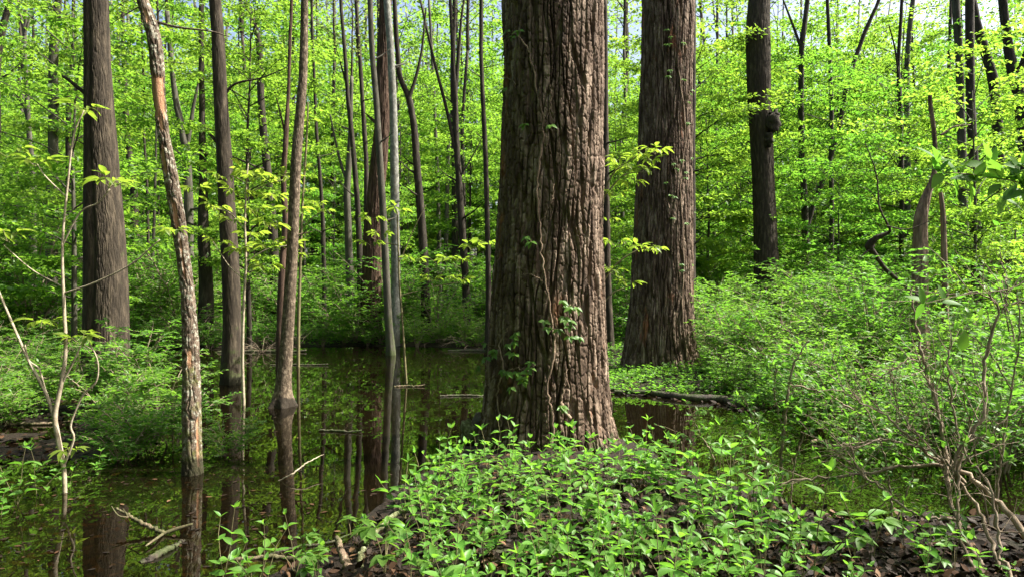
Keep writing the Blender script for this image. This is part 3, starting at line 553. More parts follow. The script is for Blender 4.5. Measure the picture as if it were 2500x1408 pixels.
def put_leaf(name, meshes, parent, base, a, n, L):
    a = Vector(a).normalized(); n = Vector(n); n = (n - a * n.dot(a)).normalized(); s = n.cross(a)
    o = bpy.data.objects.new(name, random.choice(meshes)); link(o, parent)
    R = Matrix((a, s, n)).transposed()
    o.location = base; o.rotation_euler = R.to_euler(); o.scale = (L, L, L); return o
def seedling_spec(seed):
    """stem Tubes + leaf transforms of one low shoot"""
    r = np.random.default_rng(seed); T = Tubes(); LV = []
    H = r.uniform(.20, .48)
    for k in range(r.integers(2, 4)):
        az = r.uniform(0, 6.28); h = H * (1 if k == 0 else r.uniform(.55, .9)); d = np.array([math.cos(az), math.sin(az), 0]) * h * (.15 if k == 0 else r.uniform(.35, .7))
        s = np.linspace(0, 1, 5)[:, None]; P = d * s ** 1.3 + np.array([0, 0, 1]) * h * s + r.normal(0, .008, (5, 3)) * s
        T.add(P, np.linspace(.0032, .0014, 5), 4, cap=False)
        nn = r.integers(3, 5); yaw = r.uniform(0, 3.14)
        for q in range(nn):
            t = .38 + .6 * q / (nn - 1); b = np.array([np.interp(t, s[:, 0], P[:, j]) for j in range(3)]); yaw += 1.45 + r.normal(0, .2)
            L = r.uniform(.06, .098) * (1 if q < nn - 1 else .8)
            for sg in (0, math.pi):
                a = np.array([math.cos(yaw + sg), math.sin(yaw + sg), r.uniform(.0, .45) if q < nn - 1 else r.uniform(.4, 1.0)])
                LV.append((tuple(b), tuple(a), (r.normal(0, .25) - a[0] * .3, r.normal(0, .25) - a[1] * .3, 1), float(L)))
        if k == 0: LV.append((tuple(P[-1]), (r.normal(0, .4), r.normal(0, .4), .9), (r.normal(), r.normal(), .3), .05))
    return T.mesh('stem', M['stem']), LV
SPEC = [seedling_spec(500 + k) for k in range(12)]
def put_seedling(x, y, k, s, label, group, z=None):
    st, LV = SPEC[k]; r = thing('leafy_seedling', label, 'seedling', (x, y, (hz(x, y) if z is None else z) - .01), group, float(U(0, 6.3)), s)
    mob('stem', st, r)
    for b, a, n, L in LV: put_leaf('leaf', SEED_LEAF, r, b, a, n, L)
from itertools import product
def inpoly(px, py, P):
    c = False; j = len(P) - 1
    for i in range(len(P)):
        if (P[i][1] > py) != (P[j][1] > py) and px < (P[j][0] - P[i][0]) * (py - P[i][1]) / (P[j][1] - P[i][1]) + P[i][0]: c = not c
        j = i
    return c
def seed_zone(P, n, mind, label, group, s0, s1):
    pts = []; xs = [p[0] for p in P]; ys = [p[1] for p in P]; t = 0
    while len(pts) < n and t < 8000:
        t += 1; px, py = float(U(min(xs), max(xs))), float(U(min(ys), max(ys)))
        if not inpoly(px, py, P): continue
        g = gp(px, py, .1)
        if any((g[0] - a) ** 2 + (g[1] - b) ** 2 < mind ** 2 for a, b in pts): continue
        if (g[0] - OAKB[0]) ** 2 + (g[1] - 7.0) ** 2 < .66 ** 2: continue
        pts.append((g[0], g[1])); put_seedling(g[0], g[1], int(U(0, 12)), float(U(s0 * .65, s1)), label, group)
    return pts
seed_zone([(1010, 1180), (1090, 1120), (1200, 1120), (1330, 1150), (1480, 1130), (1600, 1120), (1660, 1170), (1600, 1230), (1400, 1230), (1240, 1240), (1050, 1270), (960, 1250)], 78, .11,
          'bright green leafy seedling crowded around the foot of the massive oak', 'seedlings around the foot of the massive oak', .85, 1.25)
seed_zone([(1050, 1290), (1400, 1250), (1520, 1300), (1650, 1370), (1900, 1420), (1950, 1560), (1000, 1560), (1020, 1400)], 92, .10,
          'bright green leafy seedling on the dead-leaf bank in front of the massive oak', 'seedlings on the dead-leaf bank', .75, 1.15)
seed_zone([(1640, 1190), (1800, 1215), (1960, 1300), (2000, 1420), (1800, 1400), (1680, 1300)], 26, .15,
          'upright leafy seedling by the muddy channel edge beside the oak bank', 'seedlings by the muddy channel edge', .9, 1.4)
seed_zone([(2050, 1340), (2450, 1330), (2500, 1480), (2050, 1500)], 9, .25, 'sparse seedling among dead leaves under the bare-twigged bush', 'seedlings under the bare-twigged bush', .7, 1)
for px, py, s in [(545, 1440, 1.0), (580, 1430, .9), (620, 1460, .8), (720, 1405, .7), (770, 1440, .85), (900, 1350, .7), (760, 1420, .6), (640, 1480, .9)]:
    g = gp(px, py, .0); put_seedling(g[0], g[1], int(U(0, 12)), s, 'small leafy seedling poking up at the near water edge', 'seedlings at the near water edge')
for px, py, s in [(40, 1230, 1), (90, 1215, 1.1), (0, 1260, 1), (-60, 1250, 1.2), (170, 1195, .8), (240, 1160, .8)]:
    g = gp(px, py, .0); put_seedling(g[0], g[1], int(U(0, 12)), s, 'leafy seedling in shallow water beside the pale forked sapling', 'seedlings beside the pale forked sapling', z=-.02)

# ------------------------------------------------------------------ leaf litter and floating bits
def litter(name, label, n, zone, sz, zoff, tilt):
    pts = []; xs = [p[0] for p in zone]; ys = [p[1] for p in zone]
    P = np.stack([U(min(xs), max(xs), n * 4), U(min(ys), max(ys), n * 4)], 1); P = P[[inpoly(a, b, zone) for a, b in P]][:n]
    G = np.array([gp(a, b, 0.08 if zoff is None else 0) for a, b in P]); h = height(G[:, 0], G[:, 1])
    G[:, 2] = h + U(.004, .03, len(G)) if zoff is None else zoff
    Lf = Leaves(); a = U(0, 6.28, len(G)); A = np.stack([np.cos(a), np.sin(a), rng.normal(0, tilt, len(G))], 1)
    Lf.add(G, A, np.array([0, 0, 1]) + rng.normal(0, tilt * 1.3, (len(G), 3)), U(sz[0], sz[1], len(G)))
    o = mob(name, Lf.mesh(name, M['litter'], .55, six=True, fold=.12, droop=-.08), kind='stuff'); o['label'] = label; o['category'] = 'leaf litter'; return o
litter('leaf_litter', 'brown dead leaves littering the near bank under the seedlings', 8500, [(600, 1405), (890, 1285), (1010, 1145), (1250, 1060), (1530, 1078), (1760, 1172), (2100, 1232), (2600, 1245), (2600, 1600), (500, 1600)], (.03, .08), None, .5)
litter('leaf_litter', 'brown dead leaves littering the bank below the oak with buttress roots', 1500, [(1470, 950), (1560, 905), (1720, 905), (1850, 930), (2500, 950), (2500, 1012), (2150, 980), (1820, 992), (1600, 962)], (.06, .12), None, .3)
litter('leaf_litter', 'dark sodden leaves lying on the muddy bank around the broad dark tree', 700, [(0, 960), (330, 960), (440, 990), (420, 1120), (230, 1140), (0, 1130)], (.05, .11), None, .25)
litter('sunken_leaves', 'sodden dark leaves resting on the pool bed in the shallows', 2600, [(0, 1130), (500, 1100), (950, 1180), (860, 1290), (600, 1420), (0, 1450)], (.05, .11), -.05, .12)

# ------------------------------------------------------------------ fallen wood
def stick(name, label, pts, mat, cat, k=8, group=None, sub=(), rad=True):
    """pts: (x,y,z,r) world"""
    pts = np.array(pts, float); base = pts[0, :3].copy(); P = smooth_path(pts, 6 + 6 * len(pts)); T = Tubes()
    rr = np.maximum(P[:, 3], .0015) * (1 + (.4 if P[:, 3].max() < .02 else .1) * (rng.random(len(P)) - .5)); P[1:, :3] += rng.normal(0, 1, (len(P) - 1, 3)) * (np.minimum(P[1:, 3:], .012) * .35); T.add(P[:, :3] - base, rr, k)
    if not sub:
        o = mob(name, T.mesh(name, M[mat])); o.location = base; o['label'] = label; o['category'] = cat
    else:
        o = thing(name, label, cat, tuple(base)); mob('main_stem', T.mesh('main_stem', M[mat]), o)
        for s in sub:
            s = np.array(s, float); Q = smooth_path(s, 5 + 5 * len(s)); T = Tubes(); T.add(Q[:, :3] - base, np.maximum(Q[:, 3], .0012), 6); mob('side_branch', T.mesh('side_branch', M[mat]), o)
    if group: o['group'] = group
    return o
g = lambda px, py, r, z=0.0: (*gp(px, py, z)[:2], z, r)
gd = lambda px, py, d, wpx: (*at(px, py, d), wpx * .5 * d / F)
stick('fallen_log', 'long dark wet log lying along the water edge below the oak with buttress roots', [g(1500, 955, .03, .03), g(1580, 958, .045, .03), g(1680, 970, .055, .03), g(1760, 974, .058, .03), g(1820, 990, .05, .02), g(1850, 1002, .03, .0)], 'log', 'log', 12)
stick('mossy_branch', 'crooked pale-green mossy branch arching over the near bank', [gd(884, 1420, 3.75, 14), gd(880, 1370, 3.8, 15), gd(892, 1330, 3.95, 14), gd(930, 1285, 4.2, 14), gd(965, 1255, 4.5, 13), gd(1010, 1235, 4.7, 9)], 'mossy', 'branch', 10)
stick('broken_log', 'short broken dark log end leaning up at the near water edge', [gd(880, 1430, 3.7, 26), gd(850, 1385, 3.75, 22), gd(835, 1345, 3.85, 17), gd(822, 1312, 3.95, 12)], 'deadwood', 'log', 10)
stick('dead_branch', 'dead forked branch lying half sunk in the pool in front of the snag', [g(285, 1240, .008, .12), g(320, 1262, .012, .08), g(365, 1285, .014, .04), g(398, 1302, .013, .01)], 'deadwood', 'branch', 7,
      sub=[[g(320, 1262, .008, .08), g(290, 1258, .005, .1), g(272, 1235, .003, .14)], [g(398, 1302, .01, .01), g(375, 1318, .008, .02), g(355, 1332, .005, .02)], [g(398, 1302, .012, .01), g(430, 1290, .012, .03), g(470, 1278, .008, .05)], [g(310, 1258, .006, .1), g(300, 1240, .003, .16)]])
stick('sunken_branch', 'dark waterlogged branch lying in the pool near the dead forked branch', [g(345, 1375, .02, -.01), g(380, 1355, .022, .01), g(420, 1335, .018, .01), g(450, 1318, .01, .0)], 'log', 'branch', 8)
stick('floating_stick', 'thin pale curved stick arching over the open water', [g(680, 1172, .004, .0), g(715, 1155, .006, .06), g(740, 1135, .006, .1), g(775, 1115, .004, .12), g(790, 1108, .002, .13)], 'paletwig', 'stick', 6)
for px, py, l, a, r, lab in [(1000, 942, .5, .1, .015, 'grey stick floating near the thin green trunk'), (830, 1052, .5, -.15, .015, 'dark stick floating in the pool past the speckled tree'),
    (1140, 965, .8, .1, .02, 'dark stick floating beside the shaded side of the massive oak'), (700, 1362, .7, .05, .014, 'pale straight stick lying at the near water edge'), (730, 890, 1.2, .02, .02, 'dark branch lying in water by the far shore'),
    (2020, 1078, .35, .05, .03, 'pale wet wood chunk floating in the channel past the oak'), (60, 1035, 1.0, .15, .02, 'dark stick lying on the mud behind the pale forked sapling'), (2290, 1055, 1.5, .1, .04, 'dark log floating under the bare-twigged bush'), (1180, 856, 1.8, .02, .05, 'dark log lying along the far shore near the slim tree'),
    (640, 858, 2.2, .05, .05, 'dark log lying along the far shore behind the speckled tree'), (1360, 1195, .8, .25, .009, 'thin grey stick caught among the seedlings before the oak'), (1380, 1345, 1.0, .12, .03, 'rotting brown log among seedlings and dead leaves'), (760, 1330, .5, .6, .008, 'thin twig lying in the shallows by the broken log')]:
    z = .16 if 'caught' in lab else (.09 if 'rotting' in lab else .008); p = gp(px, py, z); d = np.array([math.cos(a), math.sin(a), 0]) * l / 2; nrm = np.array([-d[1], d[0], 0])
    stick('fallen_log' if 'log' in lab else ('wood_chunk' if 'chunk' in lab else 'stick'), lab, [(*(p - d), r * .7), (*(p - d * .3 + nrm * .08), r), (*(p + d * .4 - nrm * .05), r * .9), (*(p + d + np.array([0, 0, .02])), r * .45)],
          'deadwood' if ('pale' in lab or 'grey' in lab) else 'log', 'log' if 'log' in lab else 'stick', 8)
# mossy stub beside the oak
S1 = thing('mossy_stump', 'short mossy rotten stump in the water beside the massive oak', 'stump', tuple(gp(1145, 1085)))
lump('stump_body', S1, np.array([0, .1, .07]), .12, M['mossy'], 31, 16, (.9, .9, 1.3)); lump('knot', S1, np.array([.13, .25, .15]), .10, M['log'], 33, 14)

# ------------------------------------------------------------------ saplings with young compound leaves
def compound(root, base, p, d, k, L, meshes=None, solid=True, Lf=None, droop=.55):
    """k leaf stalks out of a bud at p, five drooping leaflets each"""
    T = Tubes(); d = unit(np.array(d, float))
    for q in range(k):
        a = 2 * math.pi * q / k + float(U(-.4, .4)); pd = unit(d * .5 + np.array([math.cos(a), math.sin(a) * .8, float(U(.0, .5))])); e = p + pd * L * float(U(.7, 1.1))
        T.add(np.array([p, p + pd * L * .5 + [0, 0, .02 * L], e]) - base, [.0028, .002, .0015], 4, cap=False)
        nl = 5
        for m in range(nl):
            an = (m - 2) * .62 + float(U(-.1, .1)); side = np.cross(pd, [0, 0, 1]); ld = unit(pd * math.cos(an) + side * math.sin(an) + np.array([0, 0, -droop * float(U(.5, 1.5))]))
            b = e - pd * L * .12 * abs(m - 2); nn = np.array([0, 0, 1]) + pd * .4 + rng.normal(0, .2, 3); ll = L * float(U(.75, 1.05)) * (1.1 - .13 * abs(m - 2))
            if solid: put_leaf('leaflet', meshes or HIC_LEAF, root, tuple(b - base), tuple(ld), tuple(nn), ll)
            else: Lf.add(b - base, ld, nn, ll)
    return T
def sapling(label, D, stems, clusters, mat, L, solid=True, name='sapling', pet=True, z0=None):
    base = at(stems[0][0][0], stems[0][0][1], D); root = thing(name, label, 'sapling', tuple(base)); Lf = Leaves(); TT = Tubes()
    for st in stems:
        P = smooth_path([gd(p[0], p[1], D + (p[3] if len(p) > 3 else 0), p[2]) for p in st], 6 + 5 * len(st)); T = Tubes(); T.add(P[:, :3] - base, np.maximum(P[:, 3], .0012), 7); mob('stem', T.mesh('stem', M[mat]), root)
    for c in clusters:
        p = at(c[0], c[1], D + (c[3] if len(c) > 3 else 0)); T = compound(root, base, p, (0, 0, 1), c[2], L * (c[4] if len(c) > 4 else 1), solid=solid, Lf=Lf)
        mob('leaf_stalk', T.mesh('leaf_stalk', M['stem']), root)
    if not solid and Lf.P: mob('foliage', Lf.mesh('foliage', M['hickory'], .42, six=True, fold=.15, droop=.2), root, 'stuff')
    return root
sapling('pale forked sapling with drooping yellow-green leaf clusters standing in the shallows', 5.35,
    [[(158, 1215, 11), (155, 1140, 11), (140, 1060, 12), (134, 1010, 12), (150, 930, 10), (160, 850, 9), (156, 750, 8), (152, 600, 6), (165, 450, 5), (180, 330, 4), (205, 270, 3)],
     [(138, 1040, 9), (112, 960, 8), (70, 880, 7), (30, 790, 6), (-12, 690, 5)], [(148, 940, 5), (175, 890, 5), (196, 845, 4)], [(110, 950, 4), (95, 900, 4), (72, 880, 3), (60, 840, 3)],
     [(158, 1130, 6), (180, 1070, 5), (172, 1040, 5), (185, 1000, 4), (205, 960, 5), (235, 930, 4), (238, 880, 3), (215, 830, 3)], [(155, 715, 4), (230, 690, 4), (320, 645, 4), (390, 585, 3)],
     [(152, 600, 3), (195, 520, 4), (240, 495, 4), (268, 462, 4)], [(154, 700, 3), (80, 660, 3), (10, 600, 2)], [(160, 480, 3), (110, 430, 3), (90, 400, 2)]],
    [(208, 280, 3), (268, 458, 4), (415, 575, 3, 0, .8), (86, 408, 3), (100, 800, 3), (196, 842, 3), (172, 1110, 3, 0, .8), (18, 590, 3), (20, 385, 2)], 'paletwig', .135)
sapling('thin pale sapling pole with layered yellow-green sprays beside the slender dark tree', 9.4,
    [[(595, 990, 8), (592, 880, 7), (594, 760, 7), (600, 640, 6), (598, 540, 5), (602, 440, 4), (606, 400, 2)], [(598, 560, 3), (560, 520, 3), (530, 510, 2)], [(600, 480, 3), (640, 455, 3), (690, 440, 2)], [(600, 640, 3), (650, 610, 3), (700, 600, 2)], [(602, 450, 3), (570, 430, 2), (545, 432, 1)], [(594, 680, 2), (560, 650, 2), (520, 590, 2)]],
    [(525, 515, 3, .2), (545, 440, 3), (575, 480, 3, -.2), (600, 430, 4), (640, 450, 4), (665, 490, 3, .3), (695, 445, 4), (560, 545, 3, -.3), (620, 520, 3, .2), (650, 610, 3), (705, 605, 3), (610, 580, 3, .3), (580, 620, 3), (530, 600, 2), (640, 660, 3, -.2), (660, 560, 3, -.3), (720, 520, 2, .2), (480, 470, 2, .2)], 'paletwig', .165, solid=False)
sapling('thin greenish pole sapling behind the speckled tree', 14, [[(728, 895, 8), (729, 780, 8), (733, 650, 7), (738, 500, 6), (748, 350, 5), (752, 250, 3)], [(736, 560, 3), (765, 530, 2), (790, 515, 2)]], [(770, 500, 3), (790, 520, 3), (745, 470, 3), (700, 520, 3), (755, 300, 3), (735, 420, 3), (720, 630, 3)], 'stem', .16, solid=False)
sapling('thin bare-stemmed sapling growing beside the thin curved greenish trunk', 11.5, [[(992, 935, 6), (987, 860, 6), (982, 780, 5), (975, 690, 5), (972, 600, 4), (970, 520, 3)], [(975, 640, 3), (1010, 560, 2), (1040, 500, 2)], [(980, 720, 2), (1060, 700, 2), (1110, 690, 2)], [(975, 600, 2), (930, 590, 2), (905, 580, 2)]],
    [(970, 520, 3), (1005, 640, 3), (1050, 690, 3), (1090, 640, 3), (1115, 690, 3), (925, 580, 3), (900, 540, 3), (905, 600, 2), (1150, 610, 3), (1180, 600, 3), (1120, 640, 3)], 'stem', .17, solid=False)
sapling('sapling behind the massive oak holding bright yellow-green sprays against the second oak', 8.6,
    [[(1445, 1000, 10), (1450, 800, 9), (1462, 600, 7), (1475, 480, 5), (1500, 420, 4), (1550, 385, 3)], [(1455, 720, 4), (1500, 650, 3), (1560, 610, 3), (1600, 612, 2)], [(1450, 780, 4), (1490, 720, 3), (1530, 700, 2)], [(1475, 480, 4), (1520, 430, 3), (1570, 420, 2)]],
    [(1560, 388, 4), (1600, 378, 4), (1525, 420, 4), (1570, 425, 3), (1500, 400, 3), (1555, 612, 3), (1598, 618, 3), (1500, 600, 3), (1530, 700, 3), (1495, 670, 3), (1480, 540, 3), (1500, 480, 3), (1540, 450, 3), (1585, 400, 3)], 'stem', .145)

# ------------------------------------------------------------------ climbers on the trunks
def surf(P, D, px, py, lift=.01):
    cx, zs, rr = P
    z = CAMZ + (704 - py) * D / F
    for _ in range(3):
        c, r = np.interp(z, zs, cx), np.interp(z, zs, rr); d = D - r; x = (px - 1250) / F * d
        q = np.clip((x - c) / r, -.985, .985); d = D - r * math.sqrt(1 - q * q); x = (px - 1250) / F * d; z = CAMZ + (704 - py) * d / F
    q = np.clip((x - c) / r, -.985, .985); n = np.array([q, -math.sqrt(1 - q * q), 0]); return np.array([c, D, z]) + n * (r + lift), n
def vine(label, P, D, base, stems, groups, L, mat='deadwood', spray=3, kk=5):
    b0, _ = surf(P, D, *stems[0][0][:2]); root = thing('climbing_vine', label, 'vine', tuple(b0))
    for st in stems:
        Q = smooth_path([np.append(surf(P, D, p[0], p[1], p[3] if len(p) > 3 else .012)[0], p[2] * .36 * D / F) for p in st], 5 + 6 * len(st)); Q[1:-1, :3] += rng.normal(0, .006, (len(Q) - 2, 3)); T = Tubes(); T.add(Q[:, :3] - b0, Q[:, 3], 7); mob('stem', T.mesh('stem', M[mat]), root)
    for px, py, n in groups:
        for q in range(n):
            p, nn = surf(P, D, px + float(U(-22, 22)) * (n > 2), py + float(U(-26, 26)) * (n > 2), .03); out = nn * .5 + np.array([float(U(-.6, .6)), 0, float(U(-.3, .4))]); e = p + unit(out) * L * .8
            T = Tubes(); T.add(np.array([p - nn * .03, p, e]) - b0, [.0025, .002, .0015], 4, cap=False); mob('leaf_stalk', T.mesh('leaf_stalk', M['stem']), root)
            for m in range(spray):
                an = (m - (spray - 1) / 2) * 1.0; side = np.cross(nn, [0, 0, 1]); ld = side * math.sin(an) * np.sign(float(U(.3, 1))) + nn * .35 + np.array([0, 0, -math.cos(an) * .75]) + rng.normal(0, .15, 3)
                put_leaf('leaf', IVY_LEAF, root, tuple(e - b0), tuple(ld), tuple(nn * .7 + np.array([0, 0, .8]) + rng.normal(0, .2, 3)), L * float(U(.75, 1.1)))
vine('woody vine snaking up the bark of the massive oak with a few leaf clusters', OAKP, 7.0, OAKB,
    [[(1345, 1090, 14), (1348, 1010, 11), (1335, 940, 8), (1350, 880, 10), (1352, 830, 9), (1340, 740, 7), (1325, 640, 7), (1318, 560, 7), (1312, 460, 8), (1318, 400, 9), (1328, 300, 8), (1312, 230, 7), (1305, 180, 7), (1290, 120, 6, .02), (1268, 88, 5, .05), (1245, 110, 4, .04), (1232, 150, 4, .03)],
     [(1328, 310, 5), (1345, 250, 5), (1340, 200, 4), (1330, 190, 4)], [(1390, 1020, 14, .02), (1370, 980, 10), (1378, 930, 5), (1384, 900, 4)], [(1330, 690, 4), (1300, 670, 3), (1272, 672, 3)], [(1322, 540, 3), (1345, 500, 3), (1352, 450, 3)], [(1230, 185, 3, .03), (1258, 200, 3, .02), (1262, 215, 3, .02)]],
    [(1250, 225, 2), (1345, 318, 1), (1297, 305, 1), (1300, 585, 2), (1370, 985, 2), (1345, 780, 4), (1395, 760, 6), (1390, 810, 4), (1255, 85, 2), (1282, 78, 1)], .075)
vine('leafy creeper clinging low to the shaded side of the massive oak', OAKP, 7.0, OAKB, [[(1225, 1040, 5), (1215, 960, 5), (1230, 900, 5), (1222, 840, 4), (1240, 800, 3)], [(1228, 910, 4), (1255, 900, 3), (1290, 900, 3)]],
    [(1215, 850, 4), (1245, 830, 4), (1255, 870, 2), (1200, 915, 3), (1290, 905, 3), (1250, 905, 3), (1270, 925, 3), (1205, 870, 2)], .078)
vine('green creeper leaves dotted up the bark of the oak with buttress roots', OAK2P, 13.2, OAK2B, [[(1675, 870, 6), (1665, 760, 5), (1668, 600, 5), (1660, 450, 5), (1672, 330, 4), (1660, 200, 4), (1650, 90, 3)]],
    [(1640, 95, 3), (1650, 175, 3), (1672, 230, 3), (1668, 300, 2), (1660, 410, 4), (1650, 445, 3), (1668, 540, 3), (1640, 480, 2), (1672, 660, 3), (1630, 110, 2)], .075)

# ------------------------------------------------------------------ right: dead snag, crooked branch, bare-twigged bush
tree('dead_snag', 'broken tapering dead snag with bare split wood standing in the shrub thicket',
    [(2289, 246, 13), (2296, 300, 13), (2297, 350, 12), (2294, 410, 13), (2287, 440, 17), (2270, 478, 26), (2256, 530, 36), (2252, 640, 40), (2250, 760, 44), (2250, 930, 52)], 12, 'deadwood', nth=48, dz=.03, ext=.03, wob=.12, bark=(.05, .3, .012), cat='dead tree',
    limbs=[[(2298, 330, 6), (2330, 310, 4), (2370, 305, 2)], [(2296, 470, 9), (2302, 520, 12), (2306, 640, 14), (2308, 760, 16), (2308, 900, 18)]])
CB = stick('crooked_branch', 'crooked dead bough with rotten elbow hanging in the shrub thicket', [gd(2246, 725, 11.95, 9), gd(2200, 690, 11.6, 9), gd(2160, 655, 11.5, 10), gd(2138, 622, 11.4, 11), gd(2122, 604, 11.4, 19), gd(2138, 582, 11.3, 15), gd(2172, 566, 11.2, 7), gd(2162, 540, 11, 5), gd(2146, 500, 11, 4), gd(2141, 430, 11, 3.5), gd(2124, 380, 11, 3), gd(2112, 350, 11, 2)], 'brown', 'branch', 10, sub=[[gd(2141, 430, 11, 3), gd(2170, 395, 10.9, 2), gd(2195, 350, 10.8, 1.5)], [gd(2150, 510, 11, 3), gd(2128, 470, 11, 2), gd(2095, 455, 11.1, 1.5)], [gd(2165, 552, 11, 4), gd(2215, 560, 10.9, 3), gd(2270, 540, 10.8, 2)], [gd(2135, 600, 11.4, 5), gd(2105, 625, 11.3, 4), gd(2098, 650, 11.2, 2)]])
def bush():
    D = 4.2; base = gp(2345, 1380, .1); root = thing('bare_twigged_bush', 'tangled bush with bare tan arching twigs and few leaves on the near bank', 'bush', tuple(base)); r = np.random.default_rng(44)
    B = [((2345, 1380, 4.0), (2500, 1190, 3.6), (2580, 1150, 3.4), 16), ]
    stems = [[(2610, 1430, 3.6, 18), (2520, 1320, 3.7, 17), (2440, 1230, 3.9, 14), (2350, 1150, 4.1, 11), (2250, 1135, 4.2, 8), (2130, 1150, 4.3, 7), (2010, 1168, 4.4, 6), (1880, 1180, 4.5, 5), (1845, 1182, 4.5, 4), (1838, 1205, 4.5, 2)],
        [(2420, 1420, 3.6, 12), (2340, 1280, 3.9, 10), (2310, 1130, 4.1, 9), (2290, 1000, 4.2, 8), (2255, 880, 4.3, 7), (2230, 760, 4.4, 5), (2225, 700, 4.4, 3)],
        [(2460, 1430, 3.6, 12), (2390, 1250, 3.9, 9), (2330, 1130, 4.0, 8), (2400, 1010, 4.0, 8), (2405, 900, 4.1, 8), (2425, 800, 4.1, 7), (2440, 760, 4.1, 5), (2405, 718, 4.1, 4), (2300, 720, 4.2, 3), (2255, 740, 4.2, 2)],
        [(2350, 1150, 4.1, 8), (2270, 1110, 4.2, 7), (2215, 1060, 4.2, 6), (2160, 1010, 4.3, 5), (2110, 985, 4.3, 4), (2050, 950, 4.3, 3)],
        [(2330, 1270, 3.9, 8), (2230, 1250, 4.0, 6), (2150, 1190, 4.1, 6), (2095, 1145, 4.2, 5), (2075, 1090, 4.2, 4), (2035, 1085, 4.2, 2)],
        [(2360, 1180, 4.0, 7), (2290, 1110, 4.1, 6), (2200, 1080, 4.2, 5), (2120, 1075, 4.2, 4), (2050, 1110, 4.3, 2)],
        [(2400, 1430, 3.6, 9), (2350, 1330, 3.8, 8), (2340, 1230, 3.9, 7), (2345, 1120, 4.0, 6), (2330, 1000, 4.1, 5), (2310, 900, 4.1, 4), (2320, 830, 4.1, 3)],
        [(2480, 1440, 3.5, 10), (2440, 1330, 3.7, 8), (2420, 1200, 3.8, 6), (2350, 1090, 3.9, 5), (2410, 1060, 3.9, 4), (2470, 1010, 3.9, 3), (2520, 990, 3.9, 2)],
        [(2440, 760, 4.1, 4), (2470, 740, 4.1, 3), (2520, 740, 4.1, 3)], [(2290, 1000, 4.2, 4), (2240, 880, 4.3, 4), (2180, 900, 4.3, 3), (2140, 925, 4.3, 2)],
        [(2310, 1130, 4.1, 5), (2240, 1060, 4.2, 4), (2200, 1000, 4.3, 3), (2180, 940, 4.3, 3), (2165, 880, 4.3, 2)], [(2450, 760, 4.0, 4), (2460, 690, 4.0, 3), (2440, 620, 4.0, 2)]]
    LFs = []
    for st in stems:
        st = [(a, b, c, d) for a, b, c, d in st]; P = smooth_path([gd(a, b, c, d) for a, b, c, d in st], 8 + 5 * len(st)); P[:, :3] += r.normal(0, .006, (len(P), 3)); T = Tubes(); T.add(P[:, :3] - base, np.maximum(P[:, 3], .0015), 7); so = mob('stem', T.mesh('stem', M['twig']), root)
        tw = Tubes(); n = len(P)
        for q in range(int(n * .5)):
            i0 = r.integers(n // 4, n); p = P[i0, :3]; d = unit(P[min(i0 + 1, n - 1), :3] - P[max(i0 - 1, 0), :3]) * .7 + r.normal(0, .55, 3) + np.array([0, -.1, .25]); l = r.uniform(.08, .34)
            E = np.array([p, p + d * l * .5 + r.normal(0, .012, 3), p + d * l + r.normal(0, .03, 3)]); tw.add(smooth_path(E, 6) - base, np.linspace(min(.0035, P[i0, 3] * .7), .001, 6), 4, cap=False)
            if r.random() < .5:
                d3 = d + r.normal(0, .6, 3); e2 = np.array([E[1], E[1] + d3 * l * .4]); tw.add(e2 - base, [.0015, .0008], 3, cap=False)
            if r.random() < .55 or p[2] > 1.25: LFs.append((E[2], d))
        mob('twigs', tw.mesh('twigs', M['twig']), so)
    for e, d in LFs[:110]:
        for q in range(r.integers(1, 5)):
            put_leaf('leaf', SHR_LEAF, root, tuple(e - base + r.normal(0, .008, 3)), tuple(unit(np.array(d)) * .4 + r.normal(0, .6, 3)), tuple(np.array([0, 0, 1]) + r.normal(0, .3, 3)), r.uniform(.035, .065))
bush()
def near_twig(label, stems, sprays, L, D, mat='twig'):
    base = at(stems[0][0][0], stems[0][0][1], D); root = thing('leafy_shrub', label, 'shrub', tuple(base))
    for st in stems:
        P = smooth_path([gd(p[0], p[1], D + (p[3] if len(p) > 3 else 0), p[2]) for p in st], 6 + 5 * len(st)); T = Tubes(); T.add(P[:, :3] - base, np.maximum(P[:, 3], .001), 6); mob('stem', T.mesh('stem', M[mat]), root)
    for px, py, n, dd, a in sprays:
        p = at(px, py, D + dd)
        for q in range(n):
            an = a + (q - (n - 1) / 2) * 1.1 + float(U(-.3, .3)); ld = np.array([math.cos(an), float(U(-.4, .4)), math.sin(an) + .1])
            put_leaf('leaf', SHR_LEAF, root, tuple(p - base + rng.normal(0, .006, 3)), tuple(ld), tuple(np.array([0, -.35, 1]) + rng.normal(0, .3, 3)), L * float(U(.75, 1.1)))
near_twig('close overhanging leafy shrub twig with large pale green leaves', [[(2790, 1960, 15), (2760, 1500, 14), (2700, 1100, 12), (2620, 700, 9), (2560, 500, 6), (2500, 450, 4), (2400, 430, 3), (2300, 420, 2)], [(2640, 780, 6), (2560, 640, 4), (2480, 700, 3), (2350, 720, 2), (2260, 740, 2)]],
    [(2300, 420, 5, 0, 2.2), (2340, 425, 4, 0, .6), (2380, 440, 4, 0, 1.6), (2440, 445, 4, 0, 2), (2480, 440, 5, 0, 1), (2500, 460, 5, 0, 2.6), (2520, 420, 4, 0, 2), (2260, 740, 4, .2, 2.6), (2300, 735, 3, .2, 1), (2350, 860, 3, .3, 1), (2360, 440, 3, 0, -.5), (2460, 480, 3, 0, -.6), (2410, 400, 4, 0, 1.5), (2290, 390, 4, 0, 1.2), (2490, 410, 4, 0, 1.8)], .075, 2.1)
